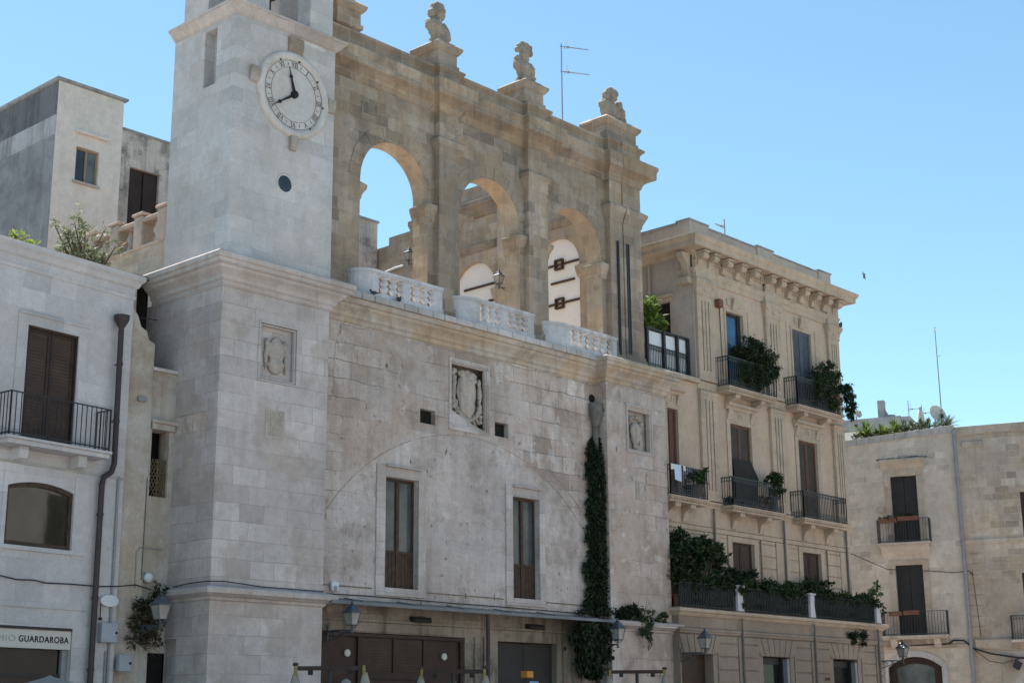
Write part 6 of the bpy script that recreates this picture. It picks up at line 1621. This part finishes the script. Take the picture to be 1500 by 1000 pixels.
def shrub(label, base, cl, n, mat, size):
    t = thing('terrace_shrub', label, 'shrub', base, 0, 'tall shrubs on the palazzo terrace')
    pot(t, base, .26, .4)
    leaves('foliage', M_[mat], t, clumps(cl, n, rnd), size, 1.5, .1, rnd=rnd)
    stems(M_['trunk'], t, (base[0], base[1], base[2] + .3), [c for c, r in cl], .03)
shrub('tall dark laurel on the terrace against the stone pier edge', (37.5, -.4, 5.12), [((37.4, -.4, 7.0), (.35, .25, .5)), ((37.3, -.45, 6.5), (.35, .25, .5)), ((37.8, -.4, 6.7), (.4, .25, .4)), ((37.7, -.4, 7.3), (.22, .2, .25)), ((38.0, -.4, 6.3), (.5, .25, .4))], 2600, 'leaf_dark', .11)
shrub('loose leafy citrus shrub on the terrace left of the first louvred window', (38.8, -.4, 5.12), [((38.5, -.4, 7.1), (.35, .25, .25)), ((38.9, -.4, 7.0), (.4, .25, .35)), ((39.4, -.4, 6.9), (.4, .25, .3)), ((39.2, -.4, 6.55), (.4, .25, .25)), ((39.75, -.4, 6.75), (.25, .2, .25)), ((38.6, -.4, 6.6), (.35, .25, .3)), ((39.5, -.4, 7.15), (.2, .2, .15))], 1700, 'leaf_shrub', .115)
shrub('small dark bush in front of the first louvred terrace window', (40.6, -.4, 5.12), [((40.6, -.4, 6.2), (.5, .25, .3)), ((41.2, -.4, 6.3), (.3, .2, .22)), ((41.5, -.4, 6.4), (.15, .12, .1))], 1200, 'leaf_dark', .08)
shrub('dark bush with a drooping branch before the second louvred terrace window', (44.9, -.4, 5.12), [((44.8, -.4, 6.2), (.35, .2, .22)), ((45.2, -.4, 6.35), (.35, .2, .16)), ((45.9, -.4, 6.4), (.5, .15, .06))], 1000, 'leaf_dark', .08)
shrub('straggly climber on the last white terrace post', (48.9, -.5, 5.12), [((48.85, -.7, 6.0), (.25, .25, .35)), ((48.95, -.7, 6.4), (.12, .12, .25)), ((49.1, -.75, 5.6), (.15, .15, .2))], 500, 'leaf_shrub', .08)
for x in (40.3,):
    t = thing('trailing_plant', 'green creeper trailing down the first white terrace post', 'plant', (x, -.85, 5.9))
    leaves('foliage', M_['leaf_shrub'], t, clumps([((40.22, -.85, 5.85), (.14, .08, .14)), ((40.3, -.86, 5.55), (.07, .05, .28))], 160, rnd), .08, 1.4, .8, rnd=rnd)
for x in (46.9, 47.5):
    t = thing('hanging_pot', 'dark plant sprouting from the terrace edge, %s of a pair above the last shop' % ('left' if x < 47 else 'right'), 'plant', (x, -.9, 4.6))
    leaves('foliage', M_['leaf_ivy'], t, clumps([((x, -.85, 4.66), (.22, .1, .16)), ((x + .05, -.85, 4.45), (.1, .08, .14))], 240, rnd), .07, 1.8, .3, rnd=rnd)
# plant on the black railed terrace
plant('terrace_plant', 'bright green oleander behind the black terrace railing left of the palazzo', 'plant', (38.0, 1.0, 12.62), [((37.9, .8, 14.75), (.38, .3, .35)), ((38.3, .8, 14.35), (.40, .3, .35)), ((37.8, .8, 14.2), (.4, .3, .4)), ((38.1, .8, 15.05), (.25, .2, .2))], 1500, 'leaf_bright', .10, 2.4, potr=.3, poth=.5)
# laundry
ld = thing('laundry', 'white and pale blue washing hung over the leftmost palazzo balcony rail', 'laundry', (37.6, -.55, 9.4))
def cloth(x0, x1, zt, zb, mat, name):
    m = MB(); n = 8
    for k in range(n):
        a, b = x0 + (x1 - x0) * k / n, x0 + (x1 - x0) * (k + 1) / n
        f = lambda u, t: -.56 - .02 * t - .018 * math.sin(u * 23) * t
        m.hexa([(a, f(a, 1), zb + .02 * math.sin(a * 11)), (b, f(b, 1), zb + .02 * math.sin(b * 11)), (b, f(b, 1) + .008, zb + .02 * math.sin(b * 11)), (a, f(a, 1) + .008, zb + .02 * math.sin(a * 11))],
               [(a, f(a, .2), zt), (b, f(b, .2), zt), (b, f(b, .2) + .008, zt), (a, f(a, .2) + .008, zt)])
    m.build(name, M_[mat], ld)
cloth(37.25, 37.62, 9.48, 8.98, 'bluecloth', 'cloth'); cloth(37.10, 37.24, 9.48, 9.30, 'cloth', 'cloth'); cloth(37.72, 37.84, 9.48, 9.30, 'cloth', 'cloth')

# ---------------- rain pipe in the wall ----------------
rp = thing('rain_pipe', 'stone hopper and grey rain pipe emerging above the ivy', 'pipe', (33.98, -.1, 9.8))
m = MB(); m.lathe([(.09, 10.25), (.11, 10.4), (.20, 10.62), (.21, 10.95), (.17, 10.95)], (33.97, -.18, 0), 12); m.build('hopper', M_['hopper'], rp, bevel=.01)
m = MB(); m.tube([(33.97, -.15, 10.4), (33.97, -.15, 4.8), (33.97, -.15, 0)], .085, 10); m.build('pipe', M_['hopper'], rp)
MB().lathe([(.13, 0), (.13, .05)], (34.0, -.02, 11.12), 14, 'y').build('spout_hole', M_['dark'], rp)

# ---------------- cables ----------------
def cable(label, pts, r=.014, mat='iron'):
    m = MB(); m.tube(pts, r, 5); P_ = Vector(pts[0])
    o = m.build('cable', M_[mat]); tag(o, label, 'cable', 'cables on the facades')
cable('thin black cable sagging across the white house above the shop sign', [HL(-6, -.05, 4.75), HL(-3.1, -.05, 4.72), HL(-2.6, -.05, 4.66), HL(-2.2, -.05, 4.68), HL(-1.9, -.05, 4.64), HL(-1.3, -.05, 4.66), HL(-.5, -.07, 4.66), HL(.0, -.05, 4.70), (19.2, 1.05, 4.78), (19.6, 1.05, 4.70)])
cable('twin black cables lying along the clock tower ledge', [(20.10, .9, 4.78), (20.0, .2, 4.80), (19.95, -.50, 4.80), (20.4, -.60, 4.82), (21.5, -.52, 4.77), (23.3, -.52, 4.77), (23.5, -.05, 4.78), (25.2, -.05, 4.80), (28.0, -.06, 4.78), (30, -.06, 4.78), (33.5, -.06, 4.76)], .013)
cable('thin pipe bend on the yellow yard wall', [(19.2, 1.08, 4.7), (19.2, 1.08, 5.5), (19.28, 1.08, 5.62), (19.9, 1.15, 5.62)], .013, 'greypipe')
cable('thin vertical wire on the yellow yard wall', [(19.38, 1.08, 7.2), (19.36, 1.08, 4.9)], .008)
def RL(s, d, z): return (55.616 + s * math.cos(A_R) - d * math.sin(A_R), 4 + s * math.sin(A_R) + d * math.cos(A_R), z)
cable('overhead wire strung from the palazzo to the right houses', [(48.5, -.05, 7.62), RL(1.5, -.6, 7.72), RL(3.2, -.3, 7.6), RL(4.0, -.1, 7.52), RL(4.6, -.06, 7.56), RL(4.75, -.06, 7.4)], .016)
cable('heavy black cable loop across the brown house', [RL(-.2, -.04, 4.62), RL(3.6, -.06, 4.72), RL(3.8, -.06, 4.86), RL(4.2, -.08, 4.84), RL(4.55, -.1, 4.52), RL(5.2, -.12, 4.30), RL(6.2, -.12, 4.12), RL(7.5, -.12, 4.05)], .035)
cable('thin black cable sagging below the heavy one on the brown house', [RL(4.55, -.1, 4.5), RL(5.1, -.12, 4.02), RL(5.6, -.12, 3.92), RL(6.2, -.12, 4.08)], .014)
fl = thing('floodlight', 'black box floodlight hanging from the cable on the brown house', 'floodlight', RL(6.15, -.2, 3.8))
MB(fn=lambda p: RL(6.15 + p[0], -.2 + p[1], 3.86 + p[2])).hexa([(-.18, -.1, -.08), (.05, -.1, -.24), (.05, .1, -.24), (-.18, .1, -.08)], [(-.05, -.1, .18), (.2, -.1, .05), (.2, .1, .05), (-.05, .1, .18)]).build('housing', M_['iron'], fl, bevel=.02)
MB().tube([RL(6.2, -.15, 4.1), RL(6.18, -.15, 3.95)], .015, 5).build('hook', M_['iron'], fl)
# flower boxes on the right balconies
def fbox(label, s0, s1, z, plantn, d=-.56):
    t = thing('flower_box', label, 'flower box', RL((s0 + s1) / 2, d, z), 0, 'terracotta flower boxes on balcony rails')
    MB(fn=lambda p: RL(*p)).box(s0, s1, d - .09, d + .09, z, z + .17).build('box', M_['terra'], t, bevel=.012)
    if plantn: leaves('foliage', M_['leaf_dry' if plantn < 120 else 'leaf_shrub'], t, [RL(rnd.uniform(s0, s1), d + rnd.uniform(-.08, .08), z + .15 + rnd.random() * .12) for _ in range(plantn)], .06, 1.8, 0, rnd=rnd)
    else: MB(fn=lambda p: RL(*p)).box(s0 + .03, s1 - .03, d - .07, d + .07, z + .16, z + .175).build('soil', M_['trunk'], t)
fbox('planted terracotta box on the left of the upper balcony rail', 1.28, 1.98, 9.60, 100); fbox('planted terracotta box with greener leaves on the right of the upper balcony rail', 2.02, 2.85, 9.66, 160)
fbox('empty terracotta box on the left of the lower balcony rail', 1.42, 1.95, 5.86, 0); fbox('empty terracotta box on the right of the lower balcony rail', 2.0, 2.62, 5.88, 0)

# ---------------- roof terrace and skyline on the right ----------------
def spiky(name, label, cat, c, n, L, mat, wid=.05, up_=.4, fn=RL, group=None):
    t = thing(name, label, cat, fn(*c), 0, group)
    bm = bmesh.new()
    for k in range(n):
        th = rnd.uniform(0, 2 * math.pi); l = L * rnd.uniform(.7, 1.15); e = rnd.uniform(.15, 1.1) * up_ / .4
        d = Vector((math.cos(th), math.sin(th), 0)); w = Vector((-d.y, d.x, 0)) * wid
        b = Vector(fn(*c)); prev = None
        for j in range(5):
            q = j / 4; p = b + d * l * q * math.cos(min(1.4, e)) + Vector((0, 0, l * (math.sin(min(1.4, e)) * q - .35 * q * q)))
            ww = w * (1 - q) ** .7 + w * .05
            cur = (bm.verts.new(p - ww), bm.verts.new(p + Vector((0, 0, -wid * .5 * (1 - q)))), bm.verts.new(p + ww))
            if prev: bm.faces.new((prev[0], prev[1], cur[1], cur[0])); bm.faces.new((prev[1], prev[2], cur[2], cur[1]))
            prev = cur
    bmesh.ops.transform(bm, matrix=WM[t].inverted(), verts=bm.verts[:])
    me = bpy.data.meshes.new('leaves'); bm.to_mesh(me); bm.free(); o = bpy.data.objects.new('leaves', me); COL.objects.link(o); me.materials.append(M_[mat]); o.parent = t; WM[o] = WM[t]
    m = MB(); b = Vector(fn(*c)); m.lathe([(.07, -.9), (.08, -.3), (.05, .0)], tuple(b), 8); m.build('stem', M_['trunk'], t)
spiky('sago_palm', 'bright green sago palm on the limestone house roof, nearest the palazzo', 'palm', (.72, .8, 13.50), 120, 1.0, 'leaf_bright', .035, .62)
spiky('roof_shrub', 'yellow green spiky shrub beside the sago palm', 'plant', (1.40, .8, 13.52), 70, .75, 'leaf_bright', .035, .75)
spiky('roof_shrub', 'yellow green leafy shrub in the middle of the roof edge', 'plant', (1.95, .8, 13.58), 80, .80, 'leaf_bright', .035, .8)
for i, (s, lab) in enumerate(((2.35, 'dark pointed agave left of the folded parasol'), (2.65, 'second dark pointed agave left of the folded parasol'), (3.05, 'grey green agave right beside the folded parasol'), (3.35, 'grey green agave under the left rim of the large dish'))):
    spiky('agave', lab, 'agave', (s, .75, 13.50 + .03 * s), 34, .72, 'leaf_agave', .06, 1.0, group='agaves on the roof edge')
spiky('agave', 'bushy agave right of the large dish at the house corner', 'agave', (4.15, .75, 13.62), 50, .75, 'leaf_agave', .05, .7, group='agaves on the roof edge')
for s0, s1, lab in ((.35, 1.35, 'low sunlit green hedge under the sago palm'), (1.35, 2.35, 'low sunlit green hedge on the middle of the roof edge'), (2.35, 4.0, 'grey green hedge of succulents under the large dish')):
    t = thing('roof_hedge', lab, 'hedge', RL((s0 + s1) / 2, .7, 13.3), 0, 'hedges on the limestone house roof')
    leaves('foliage', M_['leaf_agave' if s0 > 2 else 'leaf_bright' if s0 > 1 else 'leaf_shrub'], t, clumps([(RL(s0 + (s1 - s0) * k / 5, .7, 13.40 + .065 * (s0 + (s1 - s0) * k / 5) + rnd.uniform(0, .10)), (.18, .18, .14)) for k in range(6)], 520, rnd), .065, 2.0, 0, rnd=rnd)
fp = thing('folded_parasol', 'closed white parasol standing among the roof plants', 'parasol', RL(2.95, 1.5, 12.6))
m = MB(); b = RL(2.95, 1.5, 0)
m.lathe([(.20, 13.45), (.19, 13.9), (.13, 14.4), (.10, 14.52), (.03, 14.60)], b, 10); m.build('canvas', M_['cloth'], fp)
m = MB(); m.tube([(b[0], b[1], 12.6), (b[0], b[1], 14.6)], .025, 6); m.lathe([(.02, 14.60), (.09, 14.62), (.06, 14.68), (.01, 14.70)], b, 8); m.build('pole', M_['greypipe'], fp)
def dish(name, label, c, r, zpole, face):
    t = thing(name, label, 'satellite dish', c)
    f = Vector(face).normalized(); a = f.cross(Vector((0, 0, 1))).normalized(); u = a.cross(f)
    m = MB(); rings = []
    for i in range(5):
        q = i / 4; rings.append([Vector(c) + (a * math.cos(t_) + u * math.sin(t_)) * r * max(q, .02) + f * (.22 * r * q * q) for t_ in [2 * math.pi * k / 24 for k in range(24)]])
    for r0, r1 in zip(rings[:-1], rings[1:]):
        for k in range(24): m.face([r0[k], r0[(k + 1) % 24], r1[(k + 1) % 24], r1[k]])
    for k in range(24): m.hexa([rings[-1][k], rings[-1][(k + 1) % 24], rings[-1][(k + 1) % 24] - f * .03, rings[-1][k] - f * .03], [x * 1 for x in (rings[-1][k] * 1 + (rings[-1][k] - Vector(c)) * .03, rings[-1][(k + 1) % 24] + (rings[-1][(k + 1) % 24] - Vector(c)) * .03, rings[-1][(k + 1) % 24] + (rings[-1][(k + 1) % 24] - Vector(c)) * .03 - f * .03, rings[-1][k] + (rings[-1][k] - Vector(c)) * .03 - f * .03)])
    m.build('dish', M_['cream'], t, smooth=True)
    m = MB(); foc = Vector(c) + f * r * .95
    m.tube([Vector(c) - u * r, foc], .02, 5); m.ball(foc, .07, 8, 6); m.tube([Vector(c), Vector(c) - f * .15, (c[0] - f.x * .15, c[1] - f.y * .15, zpole)], .035, 6)
    m.build('arm', M_['greypipe'], t)
dish('satellite_dish', 'large round cream satellite dish on the limestone house roof', RL(3.62, 1.5, 14.32), .38, 12.9, (-.45, -.85, .35))
mast = thing('roof_mast', 'very tall thin antenna mast beside the large satellite dish', 'antenna', RL(3.82, 1.5, 12.8))
b = RL(3.82, 1.5, 0); m = MB(); m.tube([(b[0], b[1], 12.8), (b[0], b[1], 18.1)], .03, 6, r2=.018); m.tube([(b[0] - .1, b[1], 17.85), (b[0] + .06, b[1], 18.15)], .015, 4); m.tube([(b[0], b[1], 16.8), (b[0] + .12, b[1] - .1, 16.85)], .012, 4); m.build('pole', M_['greypipe'], mast)
MB().box(b[0] - .06, b[0] + .06, b[1] - .06, b[1] + .06, 14.15, 14.32).build('junction_box', M_['iron'], mast)
# far house
fh = thing('far_house', 'distant white house with grey roof parapet behind the limestone house', 'house', RL(.3, 9, 0))
F = lambda p: RL(*p)
MB(fn=F).box(-4.0, 1.1, 8.0, 14, 0, 15.10).build('wall', M_['farwhite'], fh)
m = MB(fn=F); m.box(-4.0, 1.06, 7.96, 14.04, 15.12, 15.68); m.box(1.06, 1.5, 7.95, 14, 14.9, 15.62); m.build('parapet', M_['fargrey'], fh)
m = MB(fn=F); m.box(-.02, .30, 8.2, 8.6, 15.68, 16.55); m.prism_xz([(-.02, 15.68), (.70, 15.68), (.45, 15.85), (.30, 16.1), (-.02, 16.2)], 8.25, 8.55); m.box(.3, .75, 8.2, 8.6, 15.68, 15.82); m.build('chimney', M_['fargrey'], fh, bevel=.02)
m = MB(fn=F)
for s in (-1.1, -.55, .55): m.box(s, s + .12, 7.93, 7.96, 15.3, 15.42)
m.build('vent', M_['dark'], fh)
dish('satellite_dish', 'small round satellite dish on the far grey parapet', RL(-.98, 8.3, 16.0), .20, 15.6, (-.45, -.85, .35))
m_ = thing('roof_mast', 'thin bare antenna pole beside the small far dish', 'antenna', RL(-1.25, 8.4, 15.6)); b = RL(-1.18, 8.4, 0)
MB().tube([(b[0], b[1], 15.6), (b[0], b[1], 17.2)], .022, 5).build('pole', M_['greypipe'], m_)
def yagi(label, b, z0, z1, beams, L, d=(1, 0, 0)):
    t = thing('roof_antenna', label, 'antenna', (b[0], b[1], z0)); d = Vector(d).normalized()
    m = MB(); m.tube([(b[0], b[1], z0), (b[0], b[1], z1)], .022, 5); m.build('pole', M_['greypipe'], t)
    m = MB()
    for z in beams:
        p = Vector((b[0], b[1], z)); m.tube([p - d * L * .05, p + d * L], .016, 4)
        s = Vector((-d.y, d.x, 0))
        for k in range(9):
            q = p + d * L * (.12 + .1 * k); w = s * (.07 - .003 * k); m.tube([q - w, q + w], .007, 4)
        q = p + d * L * .14; m.tube([q, q + Vector((.12, .0, .30))], .010, 4); m.tube([q, q + Vector((-.05, .0, -.10))], .010, 4); m.ball(q + d * .1, .05, 6, 5)
    m.build('aerial', M_['greypipe'], t)
yagi('tall antenna with two aerials behind the arcade parapet', (36.41, 3.0), 19.5, 24.45, (24.35, 23.42), 1.0, (.85, -.5, -.0))
yagi('faint thin antenna with a crossbar beyond the far chimney', RL(.98, 11, 0), 15.5, 17.0, (16.55,), .5, (.3, -.95, 0))
yagi('thin antenna at the right end of the far parapet', RL(1.9, 9, 0), 14.0, 16.3, (15.9,), .4, (.3, -.95, 0))
yagi('short bent antenna on the palazzo roof', (42.9, 1.0), 17.4, 19.2, (18.9,), .45, (-.8, .2, .1))
pa = thing('white_handrail', 'short white handrail sloping on the loggia wall, seen through the left arch', 'handrail', (36.2, 11, 18))
MB().tube([(36.2, 11.75, 17.98), (36.2, 11.0, 18.05), (36.2, 10.6, 18.05)], .05, 6).build('rail', M_['whitepl'], pa)

# ---------------- birds ----------------
def pigeon(label, c, ang, s=1.0):
    balls = [((0, 0, .10), (.15, .075, .075)), ((.13, 0, .17), (.05, .045, .06)), ((.15, 0, .22), (.042, .038, .04)), ((-.17, 0, .09), (.10, .04, .022))]
    o = blob_object('pigeon', balls, [(.18, .215, -.008, .008, .213, .227), (-.02, 0, -.03, -.015, -.0, .06), (-.02, 0, .015, .03, -.0, .06)], M_['feather'], None, .014)
    o.location = c; o.rotation_euler = (0, 0, ang); o.scale = (s, s, s); tag(o, label, 'pigeon', 'pigeons on ledges')
pigeon('dark pigeon pecking below the balusters of the left balustrade', (25.75, -.40, 12.36), .5, .72)
pigeon('dark pigeon near the curved end of the left balustrade', (24.85, -.42, 12.36), 2.6, .6)
pigeon('black pigeon perched on the palazzo corner cornice', (48.72, -.05, 16.08), .2, 1.1)
fb = blob_object('flying_bird', [((0, 0, 0), (.16, .06, .06)), ((.16, 0, .02), (.05, .045, .045)), ((-.2, 0, 0), (.1, .05, .02)), ((0, .02, .17), (.09, .04, .18)), ((-.02, -.02, -.12), (.08, .035, .14))], [], M_['feather'], None, .02)
fb.scale = (.55, .55, .75); fb.location = (50.9, 0, 18.6); fb.rotation_euler = (0, .5, .8); tag(fb, 'tiny dark bird flying in the open sky', 'bird')

# ---------------- folded cafe parasols in the foreground ----------------
def make_parasol():
    t = thing('folded_parasol', '', 'parasol', (0, 0, 0))
    m = MB(); L = .74
    m.box(-L, L, -.04, .04, 2.83, 2.92); m.build('arm', M_['wood'], t)
    m = MB(); m.tube([(0, .0, 0), (0, 0, 2.83)], .045, 8); m.box(-.45, .45, -.45, .45, 0, .08); m.build('mast', M_['iron'], t)
    for s in (-1, 1):
        q = MB(); x = s * L
        q.lathe([(.10, .35), (.15, .8), (.17, 1.4), (.14, 2.2), (.10, 2.6), (.045, 2.78)], (x, 0, 0), 9); q.build('canvas', M_['parasol'], t)
        q = MB(); q.tube([(x, 0, 2.76), (x, 0, 2.95)], .03, 6); q.lathe([(.03, 2.92), (.07, 2.94), (.05, 2.99), (.0, 3.0)], (x, 0, 0), 8); q.build('finial', M_['oldwood'], t)
        q = MB(); q.box(x - s * .02 - .03, x - s * .02 + .03, -.06, -.04, 2.68, 2.93); q.build('clip', M_['yellow'], t)
        MB().box(x - s * .32 - .05, x - s * .32 + .05, -.05, .05, 2.74, 2.83).build('bracket', M_['ink'], t)
    return t
PP = make_parasol()
for i, (x, y, rz, lab) in enumerate(((21.45, -3.0, R(-47), 'folded double parasol in front of the clock tower corner'), (25.05, -3.1, R(-47), 'folded double parasol in front of the dark wood shopfront'),
                                     (32.50, -2.6, R(-47), 'folded double parasol in front of the right stone pier'))):
    o = PP if i == 0 else copy_tree(PP)
    o.location = (x, y, 0.02 if i < 2 else .18); o.rotation_euler = (0, 0, rz); o['label'] = lab; o['group'] = 'folded parasols outside the cafe'
o = thing('floor_lamp', 'orange lamp housing on a thin stand before the charcoal doors', 'lamp', (28.1, -2.6, 0))
m = MB(); m.tube([(28.1, -2.6, 0), (28.1, -2.6, 2.86)], .025, 6); m.box(27.9, 28.3, -2.8, -2.4, 0, .06); m.build('stand', M_['iron'], o); MB().box(28.0, 28.24, -2.72, -2.5, 2.82, 2.98).build('housing', M_['orange'], o, bevel=.02)
for x, lab in ((22.6, 'round topped cream parasol before the left oval plaque'), (25.95, 'round topped cream parasol before the right oval plaque')):
    o = thing('folded_parasol', lab, 'parasol', (x, -2.2, 0), 0, 'round topped cream parasols')
    MB().lathe([(.12, .6), (.2, 1.6), (.21, 2.3), (.17, 2.55), (.08, 2.68), (.0, 2.72)], (x, -2.2, 0), 12).build('canvas', M_['parasol'], o, smooth=True)
    MB().tube([(x, -2.2, 0), (x, -2.2, 2.6)], .03, 6).build('pole', M_['greypipe'], o)
o = thing('market_parasol', 'open cream parasol top before the clothes shop window', 'parasol', (15.0, -2.6, 0))
m = MB(); m.lathe([(1.5, 2.15), (1.5, 2.2), (.8, 2.42), (.08, 2.62), (0, 2.66)], (15.3, -2.2, 0), 8); m.build('canopy', M_['parasol'], o); MB().tube([(15.3, -2.2, 0), (15.3, -2.2, 2.6)], .035, 8).build('pole', M_['greypipe'], o)

# remove temporary markers
for o in COL.objects:
    if 'loc' in o: del o['loc']
